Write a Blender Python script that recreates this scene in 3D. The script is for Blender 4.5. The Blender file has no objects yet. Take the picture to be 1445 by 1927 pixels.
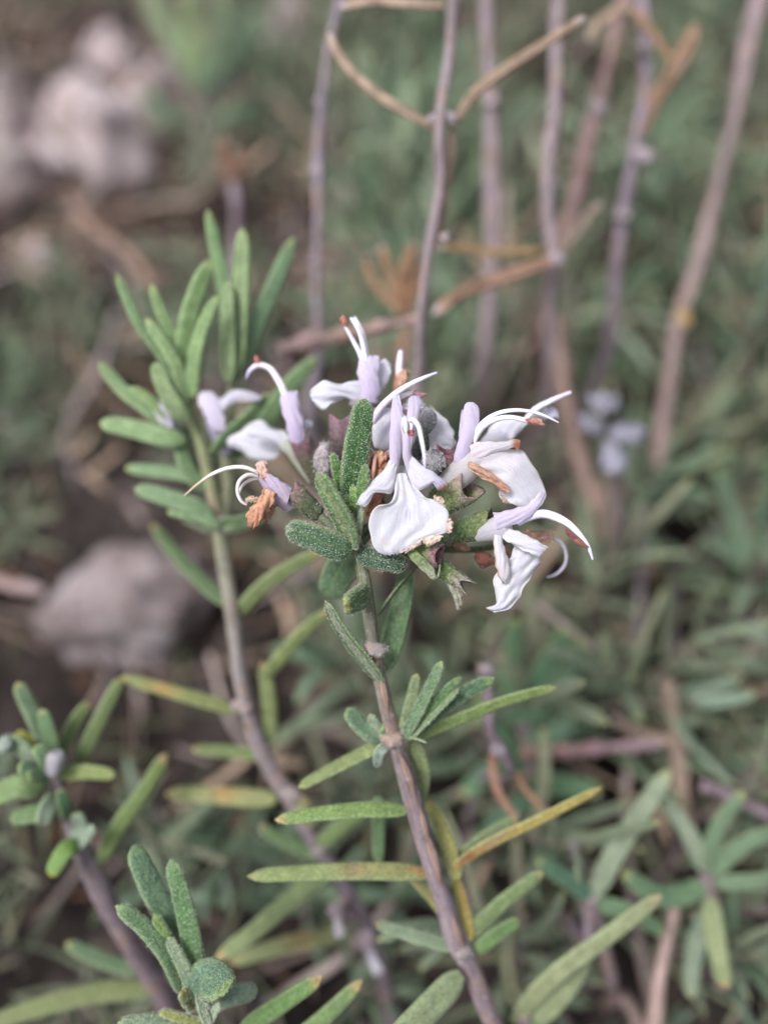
import bpy, math, random
import numpy as np
from mathutils import Vector, Euler

# ------------------------------------------------------------------ camera, world, sun, exposure
# One unit is one centimetre: a hand-held close-up of a rosemary shrub, 12 cm above the soil.
scene = bpy.context.scene
scene.unit_settings.system = 'METRIC'
scene.unit_settings.scale_length = 0.01
PITCH = math.radians(50)
CAM = np.array([0.0, 0.0, 12.0])
FWD = np.array([0.0, math.cos(PITCH), -math.sin(PITCH)])
UP = np.array([0.0, math.sin(PITCH), math.cos(PITCH)])
RT = np.array([1.0, 0.0, 0.0])
K = 0.923 / 1445.0                      # width of one photo pixel at one unit of depth
FOCUS = 6.38
cd = bpy.data.cameras.new('camera')
cam = bpy.data.objects.new('camera', cd)
scene.collection.objects.link(cam)
cam.location = CAM
cam.rotation_euler = (math.radians(90) - PITCH, 0, 0)
cd.sensor_fit = 'HORIZONTAL'
cd.sensor_width = 36
cd.lens = 36 / 0.923
cd.clip_start = 0.1
cd.clip_end = 2000
cd.dof.use_dof = True
cd.dof.focus_distance = FOCUS
cd.dof.aperture_fstop = 0.001 * cd.lens / (2 * 0.168)
scene.camera = cam

SUN_EL, SUN_AZ = 60, 245
world = bpy.data.worlds.new('World')
scene.world = world
world.use_nodes = True
wn = world.node_tree
wn.nodes.clear()
sky = wn.nodes.new('ShaderNodeTexSky')
sky.sky_type = 'NISHITA'
sky.sun_disc = False
sky.sun_elevation = math.radians(SUN_EL)
sky.sun_rotation = math.radians(SUN_AZ)
sky.dust_density = 4.0
sky.air_density = 1.0
hs = wn.nodes.new('ShaderNodeHueSaturation')
hs.inputs['Saturation'].default_value = 0.42
bgn = wn.nodes.new('ShaderNodeBackground')
bgn.inputs['Strength'].default_value = 0.085
wo = wn.nodes.new('ShaderNodeOutputWorld')
wn.links.new(sky.outputs[0], hs.inputs['Color'])
wn.links.new(hs.outputs[0], bgn.inputs['Color'])
wn.links.new(bgn.outputs[0], wo.inputs['Surface'])
sd = bpy.data.lights.new('sun', 'SUN')
sd.energy = 1.5
sd.angle = math.radians(22)
sd.color = (0.985, 0.985, 1.0)
sun = bpy.data.objects.new('sun', sd)
scene.collection.objects.link(sun)
# sky.sun_rotation turns clockwise from +Y; the lamp shines from that same direction
_az = math.radians(SUN_AZ)
_el = math.radians(SUN_EL)
sdir = Vector((math.sin(_az) * math.cos(_el), math.cos(_az) * math.cos(_el), math.sin(_el)))
sun.rotation_euler = sdir.to_track_quat('Z', 'Y').to_euler()
sun.location = sdir * 60

vs = scene.view_settings
vs.view_transform = 'Standard'
vs.look = 'None'
vs.gamma = 1.0
vs.use_curve_mapping = False
vs.exposure = 1.06
cy = scene.cycles
cy.use_denoising = True
cy.max_bounces = 7
cy.diffuse_bounces = 4
cy.glossy_bounces = 2
cy.transmission_bounces = 4
cy.transparent_max_bounces = 6
cy.sample_clamp_indirect = 6

rng = random.Random(7)
nrng = np.random.default_rng(7)

# ------------------------------------------------------------------ materials
def new_mat(name):
    m = bpy.data.materials.new(name)
    m.use_nodes = True
    nt = m.node_tree
    nt.nodes.clear()
    out = nt.nodes.new('ShaderNodeOutputMaterial')
    return m, nt, out

def nd(nt, typ, **kw):
    n = nt.nodes.new(typ)
    for k, v in kw.items():
        setattr(n, k, v)
    return n

def mixc(nt, fac, a, b, blend='MIX'):
    n = nt.nodes.new('ShaderNodeMix')
    n.data_type = 'RGBA'
    n.blend_type = blend
    for sock, v in ((n.inputs[0], fac), (n.inputs[6], a), (n.inputs[7], b)):
        if isinstance(v, (int, float)):
            sock.default_value = v
        elif isinstance(v, tuple):
            sock.default_value = v if len(v) == 4 else (*v, 1)
        else:
            nt.links.new(v, sock)
    return n.outputs[2]

def mth(nt, op, a, b=None, clamp=False):
    n = nt.nodes.new('ShaderNodeMath')
    n.operation = op
    n.use_clamp = clamp
    for i, v in enumerate((a, b)):
        if v is None:
            continue
        if isinstance(v, (int, float)):
            n.inputs[i].default_value = v
        else:
            nt.links.new(v, n.inputs[i])
    return n.outputs[0]

def ramp(nt, fac, stops):
    n = nt.nodes.new('ShaderNodeValToRGB')
    els = n.color_ramp.elements
    els[0].position, els[0].color = stops[0][0], (*stops[0][1], 1)
    els[1].position, els[1].color = stops[-1][0], (*stops[-1][1], 1)
    for p, c in stops[1:-1]:
        e = els.new(p)
        e.color = (*c, 1)
    nt.links.new(fac, n.inputs[0])
    return n.outputs[0]

def attr(nt, name):
    n = nt.nodes.new('ShaderNodeAttribute')
    n.attribute_name = name
    return n

def noise_t(nt, vec, scale, detail=3, rough=0.55):
    n = nt.nodes.new('ShaderNodeTexNoise')
    n.inputs['Scale'].default_value = scale
    n.inputs['Detail'].default_value = detail
    n.inputs['Roughness'].default_value = rough
    nt.links.new(vec, n.inputs['Vector'])
    return n

def leaf_material(name, under=False):
    m, nt, out = new_mat(name)
    tc = nd(nt, 'ShaderNodeTexCoord')
    ti = attr(nt, 'tint')
    lp = attr(nt, 'lp')
    sep = nd(nt, 'ShaderNodeSeparateXYZ')
    nt.links.new(lp.outputs['Vector'], sep.inputs[0])
    n1 = noise_t(nt, tc.outputs['Object'], 9, 4)
    v = mth(nt, 'MULTIPLY_ADD', n1.outputs[0], 0.9)
    v.node.inputs[2].default_value = 0.55
    sc = nd(nt, 'ShaderNodeVectorMath', operation='SCALE')
    nt.links.new(ti.outputs['Color'], sc.inputs[0])
    nt.links.new(v, sc.inputs['Scale'])
    col = sc.outputs[0]
    # midrib
    au = mth(nt, 'ABSOLUTE', sep.outputs[0])
    rib = mth(nt, 'LESS_THAN', au, 0.07)
    rib = mth(nt, 'MULTIPLY', rib, 0.35 if not under else 0.5)
    col = mixc(nt, rib, col, (0.20, 0.27, 0.09))
    if not under:                              # paler rolled margin
        mg = ramp(nt, au, [(0.66, (0, 0, 0)), (0.98, (1, 1, 1))])
        col = mixc(nt, mth(nt, 'MULTIPLY', mg, 0.55), col, (0.34, 0.42, 0.22))
    # felt dots (glands and star hairs)
    vo = nd(nt, 'ShaderNodeTexVoronoi')
    vo.inputs['Scale'].default_value = 64
    nt.links.new(tc.outputs['Object'], vo.inputs['Vector'])
    dots = ramp(nt, vo.outputs['Distance'], [(0.13, (1, 1, 1)), (0.30, (0, 0, 0))])
    n2 = noise_t(nt, tc.outputs['Object'], 30, 2)
    mod = mth(nt, 'MULTIPLY_ADD', n2.outputs[0], 0.9)
    mod.node.inputs[2].default_value = 0.25
    dn = mth(nt, 'MULTIPLY', dots, mod)
    dn = mth(nt, 'MULTIPLY', dn, sep.outputs[2])
    dn = mth(nt, 'MULTIPLY', dn, 1.5, True)
    col = mixc(nt, dn, col, (0.62, 0.68, 0.56))
    # wrinkles between the dots
    n3 = noise_t(nt, tc.outputs['Object'], 42, 3)
    wr = ramp(nt, n3.outputs[0], [(0.38, (0.55, 0.55, 0.55)), (0.6, (1.1, 1.1, 1.1))])
    col = mixc(nt, 0.75, col, wr, 'MULTIPLY')
    bp = nd(nt, 'ShaderNodeBump')
    bp.inputs['Strength'].default_value = 0.55
    bp.inputs['Distance'].default_value = 0.012
    hgt = mth(nt, 'SUBTRACT', n3.outputs[0], vo.outputs['Distance'])
    nt.links.new(hgt, bp.inputs['Height'])
    p = nd(nt, 'ShaderNodeBsdfPrincipled')
    nt.links.new(col, p.inputs['Base Color'])
    p.inputs['Roughness'].default_value = 0.55 if not under else 0.85
    p.inputs['Specular IOR Level'].default_value = 0.35 if not under else 0.1
    p.inputs['Sheen Weight'].default_value = 0.15
    p.inputs['Sheen Roughness'].default_value = 0.4
    nt.links.new(bp.outputs[0], p.inputs['Normal'])
    tr = nd(nt, 'ShaderNodeBsdfTranslucent')
    nt.links.new(mixc(nt, 0.5, col, (0.22, 0.30, 0.05)), tr.inputs['Color'])
    ms = nd(nt, 'ShaderNodeMixShader')
    ms.inputs[0].default_value = 0.16
    nt.links.new(p.outputs[0], ms.inputs[1])
    nt.links.new(tr.outputs[0], ms.inputs[2])
    nt.links.new(ms.outputs[0], out.inputs[0])
    return m

def petal_material():
    m, nt, out = new_mat('petal')
    ti = attr(nt, 'tint')
    lp = attr(nt, 'lp')
    tc = nd(nt, 'ShaderNodeTexCoord')
    mp = nd(nt, 'ShaderNodeVectorMath', operation='MULTIPLY')
    nt.links.new(lp.outputs['Vector'], mp.inputs[0])
    mp.inputs[1].default_value = (20, 3.4, 1)
    ve = noise_t(nt, mp.outputs[0], 1.0, 3, 0.6)
    vr = ramp(nt, ve.outputs[0], [(0.30, (0.70, 0.66, 0.86)), (0.54, (1, 1, 1))])
    sx = nd(nt, 'ShaderNodeSeparateXYZ')
    nt.links.new(lp.outputs['Vector'], sx.inputs[0])
    vm = mth(nt, 'MULTIPLY', mth(nt, 'SUBTRACT', 1.0, mth(nt, 'ABSOLUTE', sx.outputs[0]), True), 0.75)
    col = mixc(nt, vm, ti.outputs['Color'], vr, 'MULTIPLY')
    sp = noise_t(nt, tc.outputs['Object'], 70, 2)
    sr = ramp(nt, sp.outputs[0], [(0.3, (0.88, 0.87, 0.93)), (0.5, (1, 1, 1))])
    col = mixc(nt, 0.45, col, sr, 'MULTIPLY')
    nbz = noise_t(nt, tc.outputs['Object'], 8, 4, 0.7)                 # small bruises and lilac dots
    col = mixc(nt, ramp(nt, nbz.outputs[0], [(0.60, (0, 0, 0)), (0.72, (0.55, 0.55, 0.55))]), col, (0.74, 0.62, 0.55))
    vs_ = nd(nt, 'ShaderNodeTexVoronoi')
    vs_.inputs['Scale'].default_value = 30
    nt.links.new(tc.outputs['Object'], vs_.inputs['Vector'])
    dt = ramp(nt, vs_.outputs['Distance'], [(0.10, (0.5, 0.5, 0.5)), (0.24, (0, 0, 0))])
    col = mixc(nt, mth(nt, 'MULTIPLY', dt, vm), col, (0.50, 0.42, 0.66))
    bp = nd(nt, 'ShaderNodeBump')
    bp.inputs['Strength'].default_value = 0.5
    bp.inputs['Distance'].default_value = 0.018
    nb = noise_t(nt, tc.outputs['Object'], 14, 4)
    hh = mth(nt, 'ADD', nb.outputs[0], mth(nt, 'MULTIPLY', ve.outputs[0], 0.5))
    nt.links.new(hh, bp.inputs['Height'])
    p = nd(nt, 'ShaderNodeBsdfPrincipled')
    nt.links.new(col, p.inputs['Base Color'])
    p.inputs['Roughness'].default_value = 0.5
    p.inputs['Specular IOR Level'].default_value = 0.25
    p.inputs['Sheen Weight'].default_value = 0.15
    nt.links.new(bp.outputs[0], p.inputs['Normal'])
    tr = nd(nt, 'ShaderNodeBsdfTranslucent')
    nt.links.new(col, tr.inputs['Color'])
    ms = nd(nt, 'ShaderNodeMixShader')
    ms.inputs[0].default_value = 0.5
    nt.links.new(p.outputs[0], ms.inputs[1])
    nt.links.new(tr.outputs[0], ms.inputs[2])
    nt.links.new(ms.outputs[0], out.inputs[0])
    return m

def tint_material(name, rough=0.75, nscale=20, amp=0.9, bump=0.4, along=False, spec=0.2):
    """pigment from the mesh, broken up by fibres or grain"""
    m, nt, out = new_mat(name)
    ti = attr(nt, 'tint')
    tc = nd(nt, 'ShaderNodeTexCoord')
    if along:
        lp = attr(nt, 'lp')
        mp = nd(nt, 'ShaderNodeVectorMath', operation='MULTIPLY')
        nt.links.new(lp.outputs['Vector'], mp.inputs[0])
        mp.inputs[1].default_value = (6, 3.5, 1)
        vec = mp.outputs[0]
    else:
        vec = tc.outputs['Object']
    n1 = noise_t(nt, vec, 1.0 if along else nscale, 5, 0.65)
    n2 = noise_t(nt, tc.outputs['Object'], 5, 3)
    r1 = ramp(nt, n1.outputs[0], [(0.3, (1 - amp * 0.6,) * 3), (0.5, (1, 1, 1)), (0.72, (1 + amp * 0.45,) * 3)])
    col = mixc(nt, 1.0, ti.outputs['Color'], r1, 'MULTIPLY')
    r2 = ramp(nt, n2.outputs[0], [(0.35, (0.78, 0.74, 0.72)), (0.65, (1.12, 1.1, 1.12))])
    col = mixc(nt, 0.8, col, r2, 'MULTIPLY')
    if along:                                  # flaking bark: tan inner layer and pale grey scurf in patches
        n3 = noise_t(nt, tc.outputs['Object'], 2.6, 6, 0.75)
        f3 = ramp(nt, n3.outputs[0], [(0.53, (0, 0, 0)), (0.62, (0.7, 0.7, 0.7))])
        col = mixc(nt, f3, col, (0.33, 0.225, 0.17))
        n4 = noise_t(nt, tc.outputs['Object'], 17, 5, 0.8)
        f4 = ramp(nt, n4.outputs[0], [(0.56, (0, 0, 0)), (0.68, (0.75, 0.75, 0.75))])
        col = mixc(nt, f4, col, (0.46, 0.42, 0.44))
        f5 = ramp(nt, n4.outputs[0], [(0.30, (0.8, 0.8, 0.8)), (0.40, (0, 0, 0))])
        col = mixc(nt, f5, col, (0.10, 0.075, 0.075))
    if name in ('dry_petal', 'anther'):
        h_ = nd(nt, 'ShaderNodeHueSaturation')
        h_.inputs['Saturation'].default_value = 0.82
        nt.links.new(col, h_.inputs['Color'])
        col = h_.outputs[0]
    bp = nd(nt, 'ShaderNodeBump')
    bp.inputs['Strength'].default_value = bump
    bp.inputs['Distance'].default_value = 0.03
    nt.links.new(n1.outputs[0], bp.inputs['Height'])
    p = nd(nt, 'ShaderNodeBsdfPrincipled')
    nt.links.new(col, p.inputs['Base Color'])
    p.inputs['Roughness'].default_value = rough
    p.inputs['Specular IOR Level'].default_value = spec
    nt.links.new(bp.outputs[0], p.inputs['Normal'])
    nt.links.new(p.outputs[0], out.inputs[0])
    return m

def ground_material():
    m, nt, out = new_mat('soil')
    tc = nd(nt, 'ShaderNodeTexCoord')
    n1 = noise_t(nt, tc.outputs['Object'], 0.35, 6, 0.65)
    n2 = noise_t(nt, tc.outputs['Object'], 3.2, 6, 0.7)
    c1 = ramp(nt, n1.outputs[0], [(0.3, (0.022, 0.018, 0.017)), (0.5, (0.06, 0.048, 0.044)), (0.7, (0.17, 0.14, 0.132))])
    c2 = ramp(nt, n2.outputs[0], [(0.3, (0.35, 0.33, 0.32)), (0.55, (1, 1, 1)), (0.75, (1.7, 1.6, 1.55))])
    col = mixc(nt, 1.0, c1, c2, 'MULTIPLY')
    bp = nd(nt, 'ShaderNodeBump')
    bp.inputs['Strength'].default_value = 0.9
    bp.inputs['Distance'].default_value = 0.3
    nt.links.new(n2.outputs[0], bp.inputs['Height'])
    p = nd(nt, 'ShaderNodeBsdfPrincipled')
    nt.links.new(col, p.inputs['Base Color'])
    p.inputs['Roughness'].default_value = 0.95
    p.inputs['Specular IOR Level'].default_value = 0.1
    nt.links.new(bp.outputs[0], p.inputs['Normal'])
    nt.links.new(p.outputs[0], out.inputs[0])
    return m

def stone_material(name, dark, mid, light):
    m, nt, out = new_mat(name)
    tc = nd(nt, 'ShaderNodeTexCoord')
    n1 = noise_t(nt, tc.outputs['Object'], 0.9, 6, 0.65)
    n2 = noise_t(nt, tc.outputs['Object'], 7, 5, 0.7)
    col = ramp(nt, n1.outputs[0], [(0.32, dark), (0.5, mid), (0.64, light)])
    c2 = ramp(nt, n2.outputs[0], [(0.3, (0.6, 0.58, 0.56)), (0.6, (1.1, 1.1, 1.1))])
    col = mixc(nt, 1.0, col, c2, 'MULTIPLY')
    bp = nd(nt, 'ShaderNodeBump')
    bp.inputs['Strength'].default_value = 0.7
    bp.inputs['Distance'].default_value = 0.15
    nt.links.new(n2.outputs[0], bp.inputs['Height'])
    p = nd(nt, 'ShaderNodeBsdfPrincipled')
    nt.links.new(col, p.inputs['Base Color'])
    p.inputs['Roughness'].default_value = 0.9
    p.inputs['Specular IOR Level'].default_value = 0.2
    nt.links.new(bp.outputs[0], p.inputs['Normal'])
    nt.links.new(p.outputs[0], out.inputs[0])
    return m

M_LEAF = leaf_material('leaf_upper_side')
M_UNDER = leaf_material('leaf_felted_underside', True)
M_PETAL = petal_material()
M_BARK = tint_material('bark', 0.85, along=True, amp=0.9, bump=0.6)
M_FUZZ = tint_material('hair', 0.6, amp=0.2, bump=0.0)
M_CALYX = tint_material('calyx', 0.7, 34, 1.0, 0.5)
M_DRY = tint_material('dry_petal', 0.6, 26, 0.8, 0.7)
M_STAMEN = tint_material('stamen', 0.4, 22, 0.25, 0.2, spec=0.35)
M_ANTHER = tint_material('anther', 0.6, 40, 0.9, 0.5)
M_LITTER = tint_material('dead_leaves', 0.85, 6, 0.8, 0.4)
M_SOIL = ground_material()
M_STONE = stone_material('pinkish_stone', (0.42, 0.33, 0.32), (0.62, 0.52, 0.53), (0.73, 0.64, 0.66))
M_ROCK = stone_material('weathered_rock', (0.15, 0.11, 0.10), (0.31, 0.255, 0.26), (0.42, 0.37, 0.385))

# ------------------------------------------------------------------ geometry helpers
def P(x, y, d):
    """the point of the place that stands d in front of the lens at a photo pixel"""
    return CAM + FWD * d + RT * ((x - 722.5) * K * d) + UP * ((963.5 - y) * K * d)

def G(x, y, z=0.0):
    """where the line of sight through a photo pixel meets the soil"""
    v = FWD + RT * ((x - 722.5) * K) + UP * ((963.5 - y) * K)
    return CAM + v * ((z - CAM[2]) / v[2])

def S(px, d=6.5):
    return px * K * d

def cr(pts, n):
    """smooth curve through points, n samples"""
    p = np.asarray(pts, float)
    if len(p) == 1:
        return np.repeat(p, n, 0)
    L = np.r_[0, np.cumsum(np.maximum(np.linalg.norm(np.diff(p[:, :3], axis=0), axis=1), 1e-6))]
    if len(p) == 2:
        t = np.linspace(0, 1, n)[:, None]
        return p[0] * (1 - t) + p[1] * t
    m = np.zeros_like(p)
    s = np.diff(p, axis=0) / np.diff(L)[:, None]
    h = np.diff(L)
    m[1:-1] = (s[:-1] * h[1:, None] + s[1:] * h[:-1, None]) / (h[1:] + h[:-1])[:, None]
    m[0] = 1.5 * s[0] - 0.5 * m[1]
    m[-1] = 1.5 * s[-1] - 0.5 * m[-2]
    q = np.linspace(0, L[-1], n)
    i = np.clip(np.searchsorted(L, q, side='right') - 1, 0, len(h) - 1)
    t = ((q - L[i]) / h[i])[:, None]
    hh = h[i][:, None]
    return (2*t**3 - 3*t**2 + 1) * p[i] + (t**3 - 2*t**2 + t) * hh * m[i] + (-2*t**3 + 3*t**2) * p[i+1] + (t**3 - t**2) * hh * m[i+1]

def unit(v):
    return v / np.maximum(np.linalg.norm(v, axis=-1, keepdims=True), 1e-9)

def tangents(c):
    t = np.zeros_like(c)
    t[1:-1] = c[2:] - c[:-2]
    t[0] = c[1] - c[0]
    t[-1] = c[-1] - c[-2]
    return unit(t)

class MB:
    """collects surfaces for one mesh object"""
    def __init__(self):
        self.v, self.f, self.mi, self.tint, self.lp, self.n = [], [], [], [], [], 0
    def add(self, v, f, tint, lp, mi=0):
        v = np.asarray(v, float).reshape(-1, 3)
        k = len(v)
        self.v.append(v)
        tint = np.asarray(tint, float)
        self.tint.append(np.broadcast_to(tint, (k, 3)))
        self.lp.append(np.broadcast_to(np.asarray(lp, float), (k, 3)))
        off = self.n
        self.f.extend([tuple(int(a) + off for a in q) for q in f])
        if isinstance(mi, int):
            self.mi.extend([mi] * len(f))
        else:
            self.mi.extend(mi)
        self.n += k
    def grid(self, V, tint, lp, mi=0, wrap=False):
        """V: (n, m, 3); wrap closes the m direction"""
        n, m = V.shape[:2]
        f, mm = [], []
        for i in range(n - 1):
            for j in range(m if wrap else m - 1):
                a, b = i * m + j, i * m + (j + 1) % m
                f.append((a, b, b + m, a + m))
                mm.append(mi if isinstance(mi, int) else mi[j])
        t = np.asarray(tint, float)
        if t.ndim == 3:
            t = t.reshape(-1, 3)
        l = np.asarray(lp, float)
        if l.ndim == 3:
            l = l.reshape(-1, 3)
        self.add(V.reshape(-1, 3), f, t, l, mm)
    def hairs(self, pts, nrm, length, width, tint, mi, droop=None):
        pts = np.asarray(pts)
        k = len(pts)
        d = unit(nrm + nrng.normal(0, 0.45, (k, 3)))
        s = unit(np.cross(d, nrng.normal(0, 1, (k, 3)))) * width * 0.5
        L = (length * nrng.uniform(0.5, 1.2, (k, 1)))
        V = np.stack([pts - s, pts + s, pts + d * L], 1).reshape(-1, 3)
        self.add(V, [(3*i, 3*i+1, 3*i+2) for i in range(k)], tint, (0, 0, 0), mi)
    def build(self, name, mats, parent=None, origin=None, smooth=True):
        me = bpy.data.meshes.new(name)
        V = np.concatenate(self.v)
        if origin is None and parent is not None:
            origin = ORIGIN[root_of(parent)]
        if origin is not None:
            V = V - np.asarray(origin)
        me.from_pydata(V.tolist(), [], self.f)
        T = np.concatenate(self.tint)
        a = me.attributes.new('tint', 'FLOAT_COLOR', 'POINT')
        a.data.foreach_set('color', np.c_[np.clip(T, 0, 1), np.ones(len(T))].astype(np.float32).ravel())
        b = me.attributes.new('lp', 'FLOAT_VECTOR', 'POINT')
        b.data.foreach_set('vector', np.concatenate(self.lp).astype(np.float32).ravel())
        for m in mats:
            me.materials.append(m)
        me.polygons.foreach_set('material_index', np.array(self.mi, np.int32))
        if smooth:
            me.polygons.foreach_set('use_smooth', np.ones(len(me.polygons), bool))
        me.update()
        o = bpy.data.objects.new(name, me)
        scene.collection.objects.link(o)
        if parent is not None:
            o.parent = parent
        return o

ORIGIN = {}
def root_of(o):
    while o.parent is not None:
        o = o.parent
    return o.name

def thing(name, label, cat, loc, group=None):
    o = bpy.data.objects.new(name, None)
    scene.collection.objects.link(o)
    o.empty_display_size = 0.3
    o.location = tuple(loc)
    o['label'], o['category'] = label, cat
    if group:
        o['group'] = group
    ORIGIN[o.name] = np.asarray(loc, float)
    return o

def tag(o, label, cat, group=None):
    o['label'], o['category'] = label, cat
    if group:
        o['group'] = group
    return o

def frames(c, ref):
    """tangent, side and normal along a curve; ref (n,3) is where the top should face"""
    T = tangents(c)
    B = unit(np.cross(T, ref))
    N = np.cross(B, T)
    return T, B, N

def tube(mb, pts, rad, tint, sides=10, n=None, mi=0, lump=0.0, flat=1.0, ref=None, seed=0, caps=True):
    """pts world curve, rad list along it, tint (3,) or list of colours along it"""
    pts = np.asarray(pts, float)
    n = n or max(8, 6 * len(pts))
    r = np.asarray(rad, float) if np.ndim(rad) else np.full(len(pts), float(rad))
    if len(r) != len(pts):
        r = np.interp(np.linspace(0, 1, len(pts)), np.linspace(0, 1, len(r)), r)
    c4 = cr(np.c_[pts, r], n)
    c, r = c4[:, :3], np.maximum(c4[:, 3], 1e-4)
    rf = np.tile(np.array([0.0, -0.6, 0.8]) if ref is None else np.asarray(ref, float), (n, 1))
    T, B, N = frames(c, rf)
    th = np.linspace(0, 2 * np.pi, sides, endpoint=False)
    rr = r[:, None] * np.ones(sides)[None]
    if lump:
        rg = np.random.default_rng(seed + 5)
        for q in range(5):
            kk, ph, a = rg.integers(0, 4), rg.uniform(0, 6.3), rg.uniform(2, 26)
            rr = rr * (1 + lump * 0.5 * np.sin(a * np.linspace(0, 1, n)[:, None] + kk * th[None] + ph))
    V = c[:, None] + rr[..., None] * (np.cos(th)[None, :, None] * B[:, None] + flat * np.sin(th)[None, :, None] * N[:, None])
    t = np.asarray(tint, float)
    if t.ndim == 2:
        t = np.stack([np.interp(np.linspace(0, 1, n), np.linspace(0, 1, len(t)), t[:, k]) for k in range(3)], 1)
        t = np.repeat(t[:, None], sides, 1)
    else:
        t = np.tile(t, (n, sides, 1))
    L = np.r_[0, np.cumsum(np.linalg.norm(np.diff(c, axis=0), axis=1))]
    lp = np.zeros((n, sides, 3))
    lp[..., 0] = np.cos(th)[None]
    lp[..., 1] = L[:, None]
    lp[..., 2] = np.sin(th)[None]
    mb.grid(V, t, lp, mi, wrap=True)
    if caps:
        for e in (0, n - 1):
            mb.add(np.r_[V[e], [c[e] + T[e] * (r[e] * 0.5 * (1 if e else -1))]],
                   [(j, (j + 1) % sides, sides) for j in range(sides)], t[e, 0], (0, 0, 0), mi)
    return c, B, N, r

SECT = 9
_u = np.sin(np.linspace(-np.pi / 2, np.pi / 2, SECT))
def leaf_surface(mb, ctr, width, up, tint, tip=None, under=(0.30, 0.34, 0.25), spec=0.6, n=22, base_w=0.42,
                 thick=0.36, fuzz=0, band=None, groove=0.35, blunt=0.12, curl=0.0, tintbase=None, max_at=0.22, open_=0.62):
    """one rosemary leaf: linear, blunt, margins rolled under, felted below with a rib. ctr world points base to tip"""
    c = cr(ctr, n)
    t = np.linspace(0, 1, n)
    T, B, N = frames(c, up if np.ndim(up) == 2 else np.tile(np.asarray(up, float), (n, 1)))
    w = (base_w + (1 - base_w) * np.clip(t / max_at, 0, 1) ** 0.8 * (2 - np.clip(t / max_at, 0, 1) ** 0.8))
    w *= 1 - 0.28 * np.clip((t - max_at) / (1 - max_at), 0, 1) ** 2
    e = np.clip((t - (1 - blunt)) / blunt, 0, 1)
    w *= np.sqrt(np.maximum(1 - e ** 2, 0.012))
    w = w * width * 0.5
    h = thick * w
    u = _u
    au = np.abs(u)
    top = np.sqrt(np.maximum(1 - u * u, 0)) ** 0.75 - groove * np.exp(-(u / 0.14) ** 2)
    k = np.clip((au - 0.4) / 0.4, 0, 1)
    k = k * k * (3 - 2 * k)
    bot = -(0.18 + 0.95 * k) * np.sqrt(np.maximum(1 - u * u, 0)) - 0.3 * np.exp(-(u / 0.16) ** 2)
    uu = np.r_[u, u[-2:0:-1]]
    zz = np.r_[top, bot[-2:0:-1]]
    zz = zz[None] * h[:, None] + curl * (w[:, None] * uu[None]**2)
    V = c[:, None] + (w[:, None] * uu[None])[..., None] * B[:, None] + zz[..., None] * N[:, None]
    m = len(uu)
    tcol = np.tile(np.asarray(tint, float), (n, 1))
    if tintbase is not None:
        a = np.clip(1 - t / 0.3, 0, 1)[:, None]
        tcol = tcol * (1 - a) + np.asarray(tintbase) * a
    if band:                                   # withering band: (centre, half width, colour)
        for bc, bw, col in (band if isinstance(band, list) else [band]):
            a = np.exp(-((t - bc) / bw) ** 2)[:, None]
            tcol = tcol * (1 - a) + np.asarray(col) * a
    if tip is not None:
        a = np.clip((t - 0.90) / 0.08, 0, 1)[:, None]
        tcol = tcol * (1 - a) + np.asarray(tip) * a
    tt = np.repeat(tcol[:, None], m, 1).copy()
    if band:                                   # the withering runs unevenly across the blade
        base_ = np.asarray(tint, float)
        keep = np.clip(0.45 + nrng.normal(0, 0.16, (n, m)) + 0.3 * np.sin(uu * 3 + nrng.uniform(0, 6))[None], 0, 0.85)[..., None]
        tt = tt * (1 - keep) + base_ * keep
    ub = np.zeros(m, bool)
    ub[SECT:] = np.abs(uu[SECT:]) < open_
    tt[:, ub] = 0.25 * tcol[:, None] + 0.75 * np.asarray(under)
    lp = np.zeros((n, m, 3))
    lp[..., 0] = uu[None]
    lp[..., 1] = t[:, None]
    lp[..., 2] = spec
    mi = [0] * m
    for j in range(SECT - 1, m):
        j2 = (j + 1) % m
        if abs(0.5 * (uu[j] + uu[j2])) < open_ + 0.1:
            mi[j] = 1
    mb.grid(V, tt, lp, mi, wrap=True)
    for e_ in (0, n - 1):
        mb.add(np.r_[V[e_], [V[e_].mean(0)]], [(j, (j + 1) % m, m) for j in range(m)], tcol[e_], (0, 0, spec), 0)
    if fuzz:
        ii = nrng.integers(0, n - 1, fuzz)
        jj = nrng.integers(0, m, fuzz)
        a, b = nrng.uniform(0, 1, (fuzz, 1)), nrng.uniform(0, 1, (fuzz, 1))
        p = (V[ii, jj] * (1 - a) + V[ii, (jj + 1) % m] * a) * (1 - b) + (V[ii + 1, jj] * (1 - a) + V[ii + 1, (jj + 1) % m] * a) * b
        nr = unit(p - c[ii])
        mb.hairs(p, nr, 0.019, 0.0028, (0.55, 0.60, 0.50), 2)

def to_cam(c):
    return unit(CAM[None] - c)

GREEN, DEEP, YOUNG = (0.060, 0.135, 0.038), (0.035, 0.085, 0.034), (0.150, 0.255, 0.075)
GREY, OLIVE, PALE = (0.085, 0.150, 0.080), (0.150, 0.190, 0.062), (0.200, 0.250, 0.130)
BLUEG, YELLOW, ORANGE = (0.070, 0.150, 0.095), (0.265, 0.235, 0.085), (0.310, 0.190, 0.100)
TIPY, TIPO = (0.42, 0.42, 0.16), (0.50, 0.32, 0.14)
FELT = (0.33, 0.36, 0.27)

LEAF_GAIN = 1.3
def settle(parent, q):
    """the stem in focus leans only slightly away from the lens below the flowers"""
    if root_of(parent) == 'rosemary_sprig':
        k = (q[:, 1] > 1080) & (q[:, 2] < 8.2)
        q[k, 2] = 6.5 + (q[k, 2] - 6.5) * 0.8
    return q

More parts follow.
